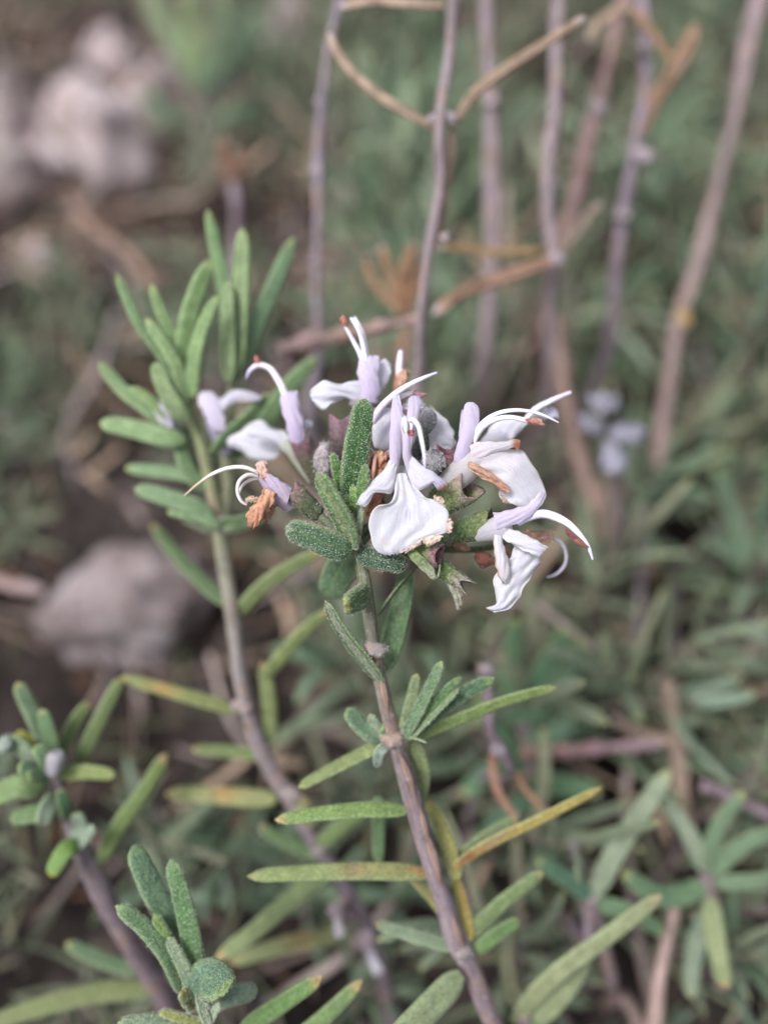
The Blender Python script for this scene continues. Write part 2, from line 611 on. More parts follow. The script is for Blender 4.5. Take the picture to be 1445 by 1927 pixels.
def leaf(parent, pts, w, roll=0, tint=GREEN, tip=TIPY, label=None, **kw):
    """pts: (pixel x, pixel y, depth) base to tip; w px; roll in degrees from facing the lens"""
    q = settle(parent, np.array(pts, float))
    if q[:, 1].mean() > 1180:
        w = w * 0.88
    ctr = np.array([P(*a) for a in q])
    dm = q[:, 2].mean()
    n = kw.pop('n', 22)
    c = cr(ctr, n)
    V = to_cam(c)
    T = tangents(c)
    B = unit(np.cross(T, V))
    N = np.cross(B, T)
    a = math.radians(roll)
    up = N * math.cos(a) + B * math.sin(a)
    mb = MB()
    leaf_surface(mb, ctr, S(w, dm), up, np.array(tint) * LEAF_GAIN, tip, n=n, **kw)
    o = mb.build('leaf', [M_LEAF, M_UNDER, M_FUZZ], parent)
    if label:
        o['label'] = label
    return o

def stem(parent, pts, w, tint, name='stem', sides=12, lump=0.10, mat=None, n=None, seed=1, fuzz=0):
    q = settle(parent, np.array(pts, float))
    ctr = np.array([P(*a) for a in q])
    ww = np.asarray(w, float) if np.ndim(w) else np.full(len(q), float(w))
    ww = np.interp(np.linspace(0, 1, len(q)), np.linspace(0, 1, len(ww)), ww)
    r = ww * 0.5 * K * q[:, 2]
    mb = MB()
    c, B, N, rr = tube(mb, ctr, r, tint, sides, n or 10 * len(q), 0, lump, seed=seed)
    if fuzz:
        ii = nrng.integers(0, len(c), fuzz)
        th = nrng.uniform(0, 2 * np.pi, (fuzz, 1))
        nr = np.cos(th) * B[ii] + np.sin(th) * N[ii]
        mb.hairs(c[ii] + nr * rr[ii][:, None] + nrng.normal(0, 0.008, (fuzz, 3)), nr, 0.018, 0.0028, (0.5, 0.52, 0.46), 1)
    return mb.build(name, [mat or M_BARK, M_FUZZ], parent)

WHITE, LILAC, MAUVE = (0.88, 0.875, 0.915), (0.72, 0.62, 0.84), (0.60, 0.46, 0.70)
CREAM, RUST, BROWN, PEACH = (0.84, 0.80, 0.74), (0.46, 0.17, 0.06), (0.26, 0.085, 0.035), (0.66, 0.47, 0.36)

def sheet(parent, name, rows, d, tint=WHITE, tint2=None, edge=None, bulge=0, ripple=2.0, jag=1.0, n=26, m=18,
          thick=2.0, seed=0, mat=None, tipcol=None, fold=0, tip_at=0.85, sidecol=None, curlside=0):
    """a petal lofted between its two outlines. rows: ((x,y[,o]),(x,y[,o])) base to tip; o px towards the lens; d depth"""
    rg = np.random.default_rng(seed + 11)
    if name == 'upper_lip':
        tint = 0.6 * np.asarray(tint) + 0.4 * np.array((0.89, 0.83, 0.90))
        tint2 = None if tint2 is None else 0.6 * np.asarray(tint2) + 0.4 * np.array((0.89, 0.83, 0.90))
    R = []
    for row in rows:
        R.append([(*p, 0.0) if len(p) == 2 else p for p in row])
    R = np.array(R, float)                                        # rows x pts x 3
    cols = np.stack([cr(R[:, j], n) for j in range(R.shape[1])], 1)
    A = np.stack([cr(cols[i], m) if R.shape[1] > 2 else cols[i][0] + (cols[i][1] - cols[i][0]) * np.linspace(0, 1, m)[:, None] for i in range(n)], 0)
    u = np.linspace(-1, 1, m)[None]
    t = np.linspace(0, 1, n)[:, None]
    env = np.sin(np.pi * np.clip(t * 0.9 + 0.1, 0, 1)) ** 0.5
    off = bulge * (1 - u ** 2) * env + fold * np.abs(u) * t + curlside * np.maximum(np.abs(u) - 0.6, 0) * 2.5
    for q in range(6):
        a, b, ph = rg.uniform(1, 7), rg.uniform(1, 6), rg.uniform(0, 6.3)
        off = off + ripple * 0.5 * np.sin(a * t * 3 + b * u * 2 + ph) * (0.35 + 0.65 * np.abs(u) ** 2)
    jj = np.zeros((n, m, 2))
    for q in range(5):
        a, ph, ph2 = rg.uniform(6, 30), rg.uniform(0, 6.3), rg.uniform(0, 6.3)
        jj[..., 0] += jag * 0.4 * np.sin(a * t + ph) * np.abs(u) ** 4 + 0.3 * jag * np.sin(a * u + ph2) * t ** 6
        jj[..., 1] += jag * 0.4 * np.sin(a * t + ph2) * np.abs(u) ** 4 + 0.3 * jag * np.sin(a * u + ph) * t ** 6
    px = A[..., 0] + jj[..., 0]
    py = A[..., 1] + jj[..., 1]
    dep = d - (A[..., 2] + off) * K * d
    V = np.array([[P(px[i, j], py[i, j], dep[i, j]) for j in range(m)] for i in range(n)])
    du = np.gradient(V, axis=1)
    dv = np.gradient(V, axis=0)
    N = unit(np.cross(dv, du))
    flip = np.sign(np.sum(N * (CAM - V), axis=-1).mean())
    N = N * flip
    th = S(thick, d)
    tt = np.tile(np.asarray(tint, float), (n, m, 1))
    if tint2 is not None:
        a = np.broadcast_to(np.clip(t * 1.25, 0, 1)[..., None], (n, m, 1))
        tt = tt * (1 - a) + np.asarray(tint2) * a
    if edge is not None:
        ec, amt = edge
        q = np.maximum(np.abs(np.broadcast_to(u, (n, m))), np.broadcast_to(t, (n, m)))
        nz = 0.5 + 0.5 * np.sin(9 * t + 5 * u + seed) * np.sin(17 * t - 3 * u + 2 * seed)
        a = np.clip((q - (1.0 - 0.22 * amt * nz)) / 0.06, 0, 1)[..., None]
        tt = tt * (1 - a) + np.asarray(ec) * a
    if sidecol is not None:                                       # (side -1/+1, from, colour)
        sd_, fr, col = sidecol
        a = np.clip((u * sd_ - fr) / 0.15, 0, 1) * np.ones((n, 1))
        tt = tt * (1 - a[..., None]) + np.asarray(col) * a[..., None]
    if tipcol is not None:
        a = np.clip((t - tip_at) / 0.08, 0, 1) * np.ones((1, m))
        tt = tt * (1 - a[..., None]) + np.asarray(tipcol) * a[..., None]
    lp = np.zeros((n, m, 3))
    lp[..., 0] = u
    lp[..., 1] = t
    lp[..., 2] = seed
    mb = MB()
    # one closed skin: front, rim, back
    front, back = V + N * th * 0.5, V - N * th * 0.5
    loop = np.concatenate([front, back[:, ::-1]], 1)
    mb.grid(loop, np.concatenate([tt, tt[:, ::-1]], 1), np.concatenate([lp, lp[:, ::-1]], 1), 0, wrap=True)
    for i in (0, n - 1):
        mb.add(np.r_[front[i], back[i]], [(j, j + 1, m + j + 1, m + j) for j in range(m - 1)], np.r_[tt[i], tt[i]], np.r_[lp[i], lp[i]])
    return mb.build(name, [mat or M_PETAL], parent)

def ptube(parent, name, pts, w, tint, mat, sides=10, n=None, flat=1.0, lump=0.0, seed=0, fuzz=0, fuzzcol=(0.6, 0.6, 0.58), fl=0.018):
    q = settle(parent, np.array(pts, float))
    ctr = np.array([P(*a) for a in q])
    ww = np.asarray(w, float) if np.ndim(w) else np.full(len(q), float(w))
    n = n or 8 * len(q)
    ww = np.interp(np.linspace(0, 1, len(q)), np.linspace(0, 1, len(ww)), ww)
    mb = MB()
    c, B, N, r = tube(mb, ctr, ww * 0.5 * K * q[:, 2], tint, sides, n, 0, lump, flat, seed=seed)
    if fuzz:
        ii = nrng.integers(0, len(c), fuzz)
        th = nrng.uniform(0, 2 * np.pi, (fuzz, 1))
        nr = np.cos(th) * B[ii] + flat * np.sin(th) * N[ii]
        mb.hairs(c[ii] + nr * r[ii][:, None], nr, fl, 0.0026, fuzzcol, 1)
    return mb.build(name, [mat, M_FUZZ], parent)

def calyx(parent, p0, p1, w0, w1, tint, rim, teeth=0.28, seed=0, fuzz=500, lips=2, roll=0.0, name='calyx'):
    """two-lipped bell: p0 base, p1 mouth (px,px,depth)"""
    a, b = P(*p0), P(*p1)
    n, sides = 18, 24
    ax = b - a
    L = np.linalg.norm(ax)
    T = ax / L
    B = unit(np.cross(T, CAM - a))
    N = np.cross(B, T)
    t = np.linspace(0, 1, n)
    r0, r1 = S(w0, p0[2]) / 2, S(w1, p1[2]) / 2
    r = r0 + (r1 - r0) * np.sin(t * np.pi * 0.5) ** 0.8
    r[0] *= 0.6
    th = np.linspace(0, 2 * np.pi, sides, endpoint=False)
    tooth = np.maximum(np.cos(lips * 0.5 * (th + roll)) ** 2, 0) ** 0.8 * teeth * 0.7
    V = np.zeros((2 * n - 4, sides, 3))
    tt = np.zeros((2 * n - 4, sides, 3))
    rows = list(range(n)) + list(range(n - 2, 2, -1))
    ribs = 1 + 0.05 * np.cos(th * 9 + seed)
    for k, i in enumerate(rows):
        inner = k >= n
        s = t[i] * (1 + tooth * t[i] ** 2)
        rr = r[i] * (0.86 if inner else 1.0) * ribs * (1 - 0.35 * tooth * t[i] ** 4)
        V[k] = a + T * (s * L)[:, None] + rr[:, None] * (np.cos(th)[:, None] * B + 0.8 * np.sin(th)[:, None] * N)
        m = np.clip((t[i] - 0.5) / 0.5, 0, 1) ** 1.3 * (0.45 + 0.55 * np.sin(th * 3 + seed) ** 2)
        tt[k] = np.asarray(tint) * (1 - m[:, None]) + np.asarray(rim) * m[:, None]
    mb = MB()
    lp = np.zeros((len(rows), sides, 3))
    lp[..., 0] = np.cos(th)
    lp[..., 1] = np.array([t[i] for i in rows])[:, None] * L
    mb.grid(V[:len(rows)], tt[:len(rows)], lp, 0, wrap=True)
    if fuzz:
        ii = nrng.integers(0, n - 1, fuzz)
        jj = nrng.integers(0, sides, fuzz)
        bb = nrng.uniform(0, 1, (fuzz, 1))
        aa = nrng.uniform(0, 1, (fuzz, 1))
        p = (V[ii, jj] * (1 - aa) + V[ii, (jj + 1) % sides] * aa) * (1 - bb) + (V[ii + 1, jj] * (1 - aa) + V[ii + 1, (jj + 1) % sides] * aa) * bb
        nr = unit(p - (a + T * ((p - a) @ T)[:, None]))
        mb.hairs(p, nr, 0.016, 0.0024, (0.62, 0.60, 0.60), 1)
    return mb.build(name, [M_CALYX, M_FUZZ], parent)

def blob(parent, name, p, w, h, ang, tint, mat, rough=0.12, seed=0, fuzz=0, depth=0.8, tint2=None, fuzzcol=(0.62, 0.62, 0.62)):
    """a small lumpy ellipsoid: bud or anther. w along, h across, ang degrees in the picture plane"""
    d = settle(parent, np.array([p], float))[0, 2]
    c = P(p[0], p[1], d)
    a = math.radians(ang)
    A = RT * math.cos(a) - UP * math.sin(a)
    Bv = RT * math.sin(a) + UP * math.cos(a)
    n, m = 14, 16
    ph = np.linspace(0.001, np.pi - 0.001, n)[:, None]
    th = np.linspace(0, 2 * np.pi, m, endpoint=False)[None]
    x = np.cos(ph) * np.ones_like(th)
    y = np.sin(ph) * np.cos(th)
    z = np.sin(ph) * np.sin(th)
    rg = np.random.default_rng(seed + 3)
    s = np.ones((n, m))
    for q in range(7):
        k = rg.normal(0, 3.0, 3)
        s += rough * 0.45 * np.sin(k[0] * x + k[1] * y + k[2] * z + rg.uniform(0, 6))
    V = c + (x * s)[..., None] * A * S(w, d) / 2 + (y * s)[..., None] * Bv * S(h, d) / 2 - (z * s)[..., None] * FWD * S(h * depth, d) / 2
    tt = np.tile(np.asarray(tint, float), (n, m, 1))
    if tint2 is not None:
        k = np.clip(np.cos(ph) * 0.5 + 0.5, 0, 1)[..., None] * np.ones((1, m, 1))
        tt = tt * (1 - k) + np.asarray(tint2) * k
    mb = MB()
    mb.grid(V, tt, np.zeros((n, m, 3)), 0, wrap=True)
    if fuzz:
        ii, jj = nrng.integers(1, n - 1, fuzz), nrng.integers(0, m, fuzz)
        pp = V[ii, jj] + nrng.normal(0, S(h, d) * 0.06, (fuzz, 3))
        mb.hairs(pp, unit(pp - c), 0.02, 0.003, fuzzcol, 1)
    return mb.build(name, [mat, M_FUZZ], parent)

# ------------------------------------------------------------------ the ground
def axis_steps(lo, hi, n, far):
    a = np.linspace(lo, hi, n)
    b = far * np.linspace(0.05, 1, 12) ** 2
    return np.r_[lo - b[::-1], a, hi + b]
gx = axis_steps(-26, 26, 150, 900)
gy = axis_steps(-6, 46, 150, 900)
GXX, GYY = np.meshgrid(gx, gy)
GZ = np.zeros_like(GXX)
_r = np.random.default_rng(3)
for q in range(26):
    fx, fy = _r.normal(0, 0.9, 2) * (1 + q * 0.12)
    GZ += np.sin(fx * GXX + fy * GYY + _r.uniform(0, 6.3)) * 0.16 / (1 + 0.14 * q)
GZ *= np.exp(-np.maximum(0, np.hypot(GXX, GYY - 15) - 60) / 60)
GZ -= 0.25
mb = MB()
mb.grid(np.dstack([GXX, GYY, GZ]), (0.1, 0.08, 0.06), (0, 0, 0), 0)
ground = mb.build('ground', [M_SOIL])
ground['kind'] = 'structure'

# ------------------------------------------------------------------ the flowering sprig in focus
base = P(1035, 2330, 9.9)
T1 = thing('rosemary_sprig', 'sharply focused rosemary sprig crowned with white and lilac flowers', 'rosemary', base)
BARK = [(0.24, 0.19, 0.21), (0.30, 0.24, 0.26), (0.26, 0.20, 0.22), (0.30, 0.23, 0.22), (0.24, 0.19, 0.21), (0.27, 0.22, 0.24), (0.20, 0.16, 0.17)]
stem(T1, [(668, 1000, 6.5), (680, 1060, 6.58), (694, 1150, 6.65), (706, 1235, 6.75), (724, 1320, 6.85), (745, 1400, 6.95),
          (771, 1490, 7.05), (800, 1590, 7.2), (832, 1685, 7.35), (862, 1775, 7.5), (882, 1812, 7.56), (905, 1870, 7.65),
          (932, 1935, 7.8), (985, 2090, 8.6), (1035, 2330, 9.9)],
     [24, 29, 33, 29, 30, 30, 35, 36, 33, 36, 31, 32, 32, 33, 35], [(0.17, 0.20, 0.11), (0.22, 0.20, 0.17)] + BARK, sides=16, n=160, lump=0.12, fuzz=900)
# bark nodes and peeling strips
for (x, y, d, w, h, a) in [(704, 1222, 6.7, 52, 30, 10), (742, 1392, 6.9, 50, 32, 10), (868, 1790, 7.48, 44, 30, 20)]:
    blob(T1, 'stem_node', (x, y, d), w * 0.9, h, a, (0.26, 0.23, 0.22), M_BARK, 0.14, seed=int(x), depth=1.45, fuzz=260)
for (pts, w) in [([(752, 1418, 6.87), (766, 1455, 6.91), (782, 1505, 6.98)], 15), ([(799, 1560, 7.06), (814, 1610, 7.12), (830, 1668, 7.2)], 18),
                 ([(788, 1515, 7.0), (797, 1550, 7.03), (806, 1590, 7.08)], 12), ([(716, 1265, 6.7), (722, 1300, 6.73), (730, 1340, 6.78)], 14), ([(852, 1725, 7.3), (862, 1760, 7.36), (874, 1790, 7.42)], 14)]:
    ptube(T1, 'bark_strip', pts, [2, w, w, 2], (0.34, 0.235, 0.19), M_BARK, 8, flat=0.5)

HL = dict(fuzz=700, spec=0.75)
# leaves crowded round the flowers
leaf(T1, [(661, 955, 6.42), (664, 900, 6.34), (672, 835, 6.3), (681, 785, 6.29), (687, 750, 6.31)], 50, 10, (0.036, 0.098, 0.026), (0.16, 0.26, 0.09), fuzz=1500, spec=1.0, groove=0.25, thick=0.3, n=30, max_at=0.4)
leaf(T1, [(676, 945, 6.33), (683, 905, 6.27), (689, 874, 6.24)], 22, -35, (0.075, 0.16, 0.035), (0.16, 0.27, 0.08), fuzz=500, spec=0.8)
leaf(T1, [(643, 925, 6.4), (634, 890, 6.33), (626, 852, 6.31)], 19, 20, (0.10, 0.20, 0.045), (0.2, 0.32, 0.09), fuzz=500, spec=0.8)
leaf(T1, [(662, 1028, 6.42), (648, 985, 6.3), (622, 935, 6.2), (598, 890, 6.18)], 52, 132, (0.065, 0.15, 0.04), (0.20, 0.31, 0.12), under=(0.27, 0.33, 0.17), fuzz=1100, spec=1.0, open_=0.5)
leaf(T1, [(661, 1035, 6.42), (620, 1024, 6.36), (577, 1006, 6.33), (538, 994, 6.33)], 54, -12, (0.060, 0.120, 0.060), (0.22, 0.27, 0.2), fuzz=1300, spec=0.9, groove=0.15)
leaf(T1, [(674, 1040, 6.5), (700, 1049, 6.44), (735, 1056, 6.4), (765, 1065, 6.42)], 44, 5, (0.028, 0.062, 0.034), (0.06, 0.10, 0.05), fuzz=700, spec=0.8)
leaf(T1, [(668, 1045, 6.75), (640, 1075, 7.0), (617, 1125, 7.2)], 70, 15, (0.05, 0.10, 0.045), (0.1, 0.16, 0.08))
leaf(T1, [(690, 1118, 6.62), (672, 1128, 6.35), (648, 1142, 6.1)], 50, -25, (0.085, 0.15, 0.055), (0.34, 0.32, 0.10), fuzz=500, thick=0.5)
leaf(T1, [(718, 1285, 6.72), (684, 1240, 6.62), (645, 1190, 6.55), (613, 1132, 6.5)], 42, 128, (0.050, 0.105, 0.035), (0.22, 0.28, 0.12), under=(0.34, 0.35, 0.28), fuzz=700)
leaf(T1, [(720, 1262, 6.95), (742, 1190, 7.0), (760, 1110, 7.05), (766, 1070, 7.05)], 44, 170, (0.09, 0.17, 0.07), TIPY, under=(0.22, 0.31, 0.18))
leaf(T1, [(712, 1158, 6.8), (745, 1110, 6.72), (790, 1062, 6.68)], 20, 80, (0.055, 0.075, 0.03), (0.08, 0.09, 0.04))
leaf(T1, [(668, 1035, 6.4), (674, 1000, 6.36), (682, 950, 6.34)], 15, 170, (0.17, 0.22, 0.13), None, under=(0.36, 0.40, 0.31), base_w=0.8)
leaf(T1, [(655, 1020, 6.5), (640, 970, 6.52), (630, 935, 6.5)], 16, 170, (0.17, 0.22, 0.13), None, under=(0.33, 0.38, 0.27), base_w=0.8)
leaf(T1, [(660, 965, 6.42), (658, 940, 6.37), (655, 915, 6.36)], 22, 10, (0.15, 0.26, 0.06), (0.26, 0.36, 0.1), fuzz=250)
leaf(T1, [(664, 960, 6.38), (666, 935, 6.33), (664, 913, 6.32)], 17, -15, (0.16, 0.28, 0.07), (0.26, 0.38, 0.1), fuzz=250)
# tuft at the node on the right, and its mirror on the left
leaf(T1, [(757, 1385, 6.93), (772, 1330, 6.95), (785, 1268, 6.98)], 30, 10, (0.16, 0.20, 0.10), TIPY)
leaf(T1, [(760, 1388, 6.88), (797, 1318, 6.8), (831, 1245, 6.76)], 30, -30, (0.085, 0.15, 0.075), (0.24, 0.34, 0.13), fuzz=500, spec=0.8)
leaf(T1, [(764, 1388, 6.9), (815, 1325, 6.86), (866, 1275, 6.86)], 24, 15, (0.075, 0.15, 0.05), (0.2, 0.3, 0.1), fuzz=300)
leaf(T1, [(768, 1392, 6.86), (815, 1345, 6.82), (862, 1297, 6.8)], 24, 125, (0.10, 0.18, 0.06), (0.26, 0.36, 0.1), under=(0.30, 0.36, 0.24), fuzz=400)
leaf(T1, [(772, 1385, 6.95), (850, 1318, 6.95), (928, 1278, 6.95)], 36, 10, (0.045, 0.10, 0.05), (0.2, 0.34, 0.08), fuzz=500)
leaf(T1, [(775, 1390, 7.0), (885, 1345, 7.05), (965, 1315, 7.1), (1048, 1294, 7.15)], 30, 30, (0.15, 0.21, 0.065), (0.36, 0.34, 0.14))
leaf(T1, [(768, 1385, 6.9), (785, 1390, 6.85), (805, 1398, 6.83)], 24, 100, (0.2, 0.25, 0.17), None, under=FELT)
leaf(T1, [(716, 1390, 7.0), (690, 1375, 6.98), (665, 1350, 6.96), (652, 1335, 6.95)], 42, 20, (0.10, 0.17, 0.10), (0.22, 0.34, 0.10), fuzz=300)
leaf(T1, [(724, 1392, 6.98), (708, 1368, 6.95), (696, 1345, 6.94)], 26, 160, (0.12, 0.18, 0.10), TIPY, under=(0.30, 0.35, 0.26), fuzz=200)
leaf(T1, [(722, 1390, 6.92), (730, 1365, 6.88), (737, 1342, 6.87)], 26, 20, (0.11, 0.19, 0.07), (0.24, 0.34, 0.1), fuzz=200)
leaf(T1, [(730, 1402, 6.96), (715, 1415, 6.92), (712, 1445, 6.95)], 26, 160, (0.2, 0.26, 0.2), None, under=(0.36, 0.42, 0.38))
leaf(T1, [(722, 1400, 7.1), (640, 1440, 7.2), (562, 1482, 7.3)], 32, 30, (0.16, 0.195, 0.07), TIPY)
leaf(T1, [(775, 1395, 7.05), (795, 1450, 7.2), (788, 1515, 7.35)], 34, 10, (0.19, 0.23, 0.10), TIPY)
# withering leaves lower on the stem
leaf(T1, [(765, 1527, 7.05), (700, 1524, 6.98), (610, 1531, 6.95), (518, 1544, 6.96)], 36, 22, (0.14, 0.215, 0.06), TIPO, fuzz=300)
leaf(T1, [(860, 1655, 7.4), (842, 1590, 7.45), (806, 1505, 7.55)], 36, 10, (0.27, 0.26, 0.08), TIPO, band=(0.15, 0.15, YELLOW))
leaf(T1, [(885, 1770, 7.55), (870, 1700, 7.6), (852, 1640, 7.62)], 28, 10, (0.36, 0.30, 0.08), TIPO, band=(0.5, 0.4, (0.42, 0.27, 0.07)))
leaf(T1, [(812, 1645, 7.25), (700, 1640, 7.2), (580, 1643, 7.2), (466, 1650, 7.2)], 38, 12, (0.17, 0.215, 0.075), (0.38, 0.34, 0.14), band=[(0.08, 0.08, (0.36, 0.12, 0.05)), (0.25, 0.16, YELLOW), (0.42, 0.08, ORANGE)])
leaf(T1, [(845, 1640, 7.4), (900, 1600, 7.4), (1010, 1545, 7.42), (1134, 1482, 7.45)], 26, 30, (0.30, 0.235, 0.06), (0.42, 0.33, 0.16), band=[(0.13, 0.09, (0.26, 0.05, 0.02)), (0.3, 0.12, ORANGE)], spec=0.9)
leaf(T1, [(846, 1638, 7.5), (900, 1588, 7.6), (975, 1540, 7.75)], 34, 20, (0.14, 0.18, 0.085), TIPO)
leaf(T1, [(865, 1785, 7.55), (790, 1765, 7.6), (705, 1738, 7.7)], 32, 15, (0.15, 0.20, 0.13), ORANGE)
leaf(T1, [(850, 1745, 7.6), (810, 1690, 7.65), (770, 1650, 7.7)], 22, 20, (0.24, 0.22, 0.08), TIPO)
leaf(T1, [(878, 1765, 7.6), (945, 1700, 7.65), (1022, 1642, 7.75)], 34, 20, (0.13, 0.18, 0.07), (0.4, 0.35, 0.16))
leaf(T1, [(895, 1790, 7.55), (935, 1760, 7.6), (978, 1733, 7.65)], 34, 20, (0.09, 0.16, 0.05), (0.22, 0.2, 0.1))
leaf(T1, [(868, 1835, 7.4), (825, 1880, 7.2), (745, 1960, 6.9), (690, 2020, 6.8)], 62, -20, (0.20, 0.24, 0.13), TIPO, groove=0.4)
leaf(T1, [(712, 1500, 7.6), (712, 1560, 7.7), (712, 1625, 7.8)], 30, 10, (0.10, 0.17, 0.075), TIPY)

def flower(root, pts, w, tint=CREAM, name='flower'):
    return ptube(root, name, pts, w, tint, M_PETAL, 14, flat=0.9)

# the flower facing the lens
f = flower(T1, [(775, 935, 6.72), (765, 905, 6.58), (757, 885, 6.47)], [14, 22, 30], (0.62, 0.64, 0.60))
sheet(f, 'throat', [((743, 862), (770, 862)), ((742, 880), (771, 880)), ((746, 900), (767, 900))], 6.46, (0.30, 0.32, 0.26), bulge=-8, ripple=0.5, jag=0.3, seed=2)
sheet(f, 'upper_lip', [((742, 895, 6), (749, 880, 2)), ((733, 852, 10), (755, 846, 8)), ((733, 828, 12), (757.5, 815, 12)), ((735, 795, 12), (760, 790, 16)), ((737, 765, 8), (756, 765, 12)), ((741, 743, 2), (751, 743, 4))],
      6.38, (0.78, 0.72, 0.85), (0.73, 0.65, 0.82), bulge=6, ripple=1.0, jag=0.6, seed=3, tipcol=(0.80, 0.76, 0.88))
sheet(f, 'upper_lip', [((769, 896, 4), (778, 872, 4)), ((758, 855, 10), (772, 854, 8)), ((757, 830, 14), (779, 820, 12)), ((764, 795, 12), (785, 790, 12)), ((768, 765, 8), (791, 765, 6)), ((769, 750, 4), (792, 752, 2)), ((775, 745, 2), (788, 745, 0))],
      6.38, (0.79, 0.73, 0.85), (0.74, 0.66, 0.82), bulge=5, ripple=1.0, jag=0.6, seed=4, tipcol=(0.80, 0.75, 0.88))
sheet(f, 'side_lobe', [((736, 862, 2), (747, 880, 6)), ((724, 882, 8), (743, 908, 10)), ((709, 896, 12), (736, 928, 14)), ((697, 908, 16), (718, 927, 18)), ((686, 922, 20), (706, 928, 20)), ((676, 938, 22), (696, 944, 22)), ((671, 949, 22), (688, 954, 22))],
      6.37, WHITE, bulge=9, ripple=2.2, jag=1.0, seed=5, edge=((0.78, 0.66, 0.60), 0.25))
sheet(f, 'side_lobe', [((772, 857, 2), (768, 895, 6)), ((786, 868, 8), (777, 914, 10)), ((800, 880, 14), (790, 923, 14)), ((813, 888, 18), (803, 918, 18)), ((825, 896, 20), (815, 909, 22)), ((835, 903, 22), (820, 914, 22)), ((843, 912, 20), (825, 922, 18)), ((840, 919, 16), (832, 923, 16))],
      6.37, WHITE, (0.78, 0.74, 0.86), bulge=9, ripple=1.8, jag=0.8, seed=6, tipcol=(0.58, 0.34, 0.22), tip_at=0.84)
lip = sheet(f, 'lower_lip', [((744, 893, 0), (756, 890, 4), (768, 894, 0)), ((742, 913, 8), (758, 912, 4), (774, 910, 8)), ((740, 930, 16), (762, 930, 9), (786, 924, 16)), ((735, 947, 22), (766, 945, 13), (803, 938, 22)),
      ((712, 951, 28), (764, 958, 14), (821, 940, 26)), ((700, 962, 30), (764, 972, 13), (836, 955, 28)), ((695, 982, 30), (766, 988, 14), (844, 979, 26)), ((697, 1006, 28), (766, 1005, 18), (841, 999, 24)),
      ((703, 1027, 24), (762, 1019, 20), (822, 1008, 20)), ((714, 1039, 20), (758, 1032, 20), (798, 1014, 18)), ((728, 1045, 16), (752, 1041, 16), (772, 1031, 16))],
      6.36, WHITE, bulge=2, ripple=3.6, jag=1.8, n=40, m=34, seed=7, edge=((0.80, 0.72, 0.66), 0.18))
for rows, s in [([((814, 937, 28), (836, 952, 28)), ((820, 934, 30), (835, 945, 30)), ((828, 935, 28), (834, 942, 28))], 1),
                ([((841, 978, 27), (841, 1000, 25)), ((846, 978, 27), (846, 1001, 25)), ((851, 984, 24), (849, 995, 24))], 2),
                ([((793, 1014, 20), (829, 1004, 22)), ((798, 1022, 22), (831, 1012, 22)), ((806, 1029, 20), (822, 1020, 20))], 3),
                ([((752, 1040, 17), (792, 1016, 19)), ((762, 1040, 18), (792, 1022, 20)), ((772, 1036, 17), (786, 1027, 19))], 4)]:
    sheet(f, 'withered_margin', rows, 6.36, (0.70, 0.54, 0.44), PEACH, bulge=1, ripple=3, jag=3.0, n=14, m=14, seed=20 + s, mat=M_DRY)
ptube(f, 'stamen', [(764, 830, 6.36), (758, 800, 6.26), (761, 788, 6.2), (763, 800, 6.17), (764, 813, 6.17)], [5, 8, 9, 9, 5], (0.86, 0.84, 0.88), M_STAMEN)
blob(f, 'anther', (773, 815, 6.2), 13, 11, 60, (0.34, 0.07, 0.05), M_ANTHER, 0.25, seed=3)
ptube(f, 'stamen', [(766, 808, 6.3), (768, 793, 6.24), (774, 800, 6.2), (773, 811, 6.2)], [5, 6, 6, 4], (0.86, 0.84, 0.88), M_STAMEN)
ptube(f, 'style', [(766, 835, 6.36), (768, 800, 6.25), (776, 789, 6.16), (786, 799, 6.1), (793, 826, 6.05), (798, 855, 6.02), (799, 890, 6.02)], [5, 8, 9, 9, 8, 6, 2], [(0.86, 0.85, 0.9), (0.86, 0.85, 0.92), (0.84, 0.83, 0.92), (0.62, 0.58, 0.82)], M_STAMEN, n=50)
calyx(f, (770, 985, 6.85), (757, 918, 6.58), 24, 44, (0.10, 0.14, 0.06), (0.25, 0.12, 0.14), seed=1)

# rust-brown withered flower crumpled behind it
w = flower(T1, [(705, 935, 6.62), (712, 905, 6.56), (716, 880, 6.54)], [16, 24, 30], RUST, 'withered_flower')
sheet(w, 'dry_petal', [((692, 862), (735, 846)), ((694, 880, 6), (738, 872, 4)), ((700, 905, 2), (735, 900, 10)), ((706, 925), (728, 925))], 6.5, (0.40, 0.14, 0.06), (0.50, 0.22, 0.09), bulge=8, ripple=7, jag=4, seed=31, mat=M_DRY, edge=((0.2, 0.05, 0.02), 0.5))
sheet(w, 'dry_petal', [((700, 850, 10), (722, 848, 14)), ((706, 868, 12), (728, 866, 16)), ((712, 880, 12), (722, 882, 12))], 6.5, (0.52, 0.26, 0.13), (0.36, 0.13, 0.05), bulge=5, ripple=4, jag=3, seed=32, mat=M_DRY)
sheet(w, 'dry_petal', [((705, 925), (722, 932)), ((696, 942, 4), (714, 950, 8)), ((692, 958), (704, 962, 6)), ((688, 968, 2), (698, 972))], 6.45, (0.36, 0.11, 0.045), (0.42, 0.16, 0.06), bulge=5, ripple=5, jag=3, seed=33, mat=M_DRY)
ptube(w, 'dry_style', [(716, 848, 6.5), (706, 862, 6.42), (703, 885, 6.4), (701, 905, 6.42)], [6, 8, 8, 5], (0.62, 0.36, 0.27), M_STAMEN)
sheet(w, 'dry_petal', [((697, 842, 0), (702, 848, 4)), ((712, 852, 8), (708, 862, 8)), ((735, 846, 4), (738, 856, 2))], 6.48, (0.66, 0.48, 0.48), (0.42, 0.22, 0.2), bulge=3, ripple=2, jag=2, seed=34, mat=M_DRY)

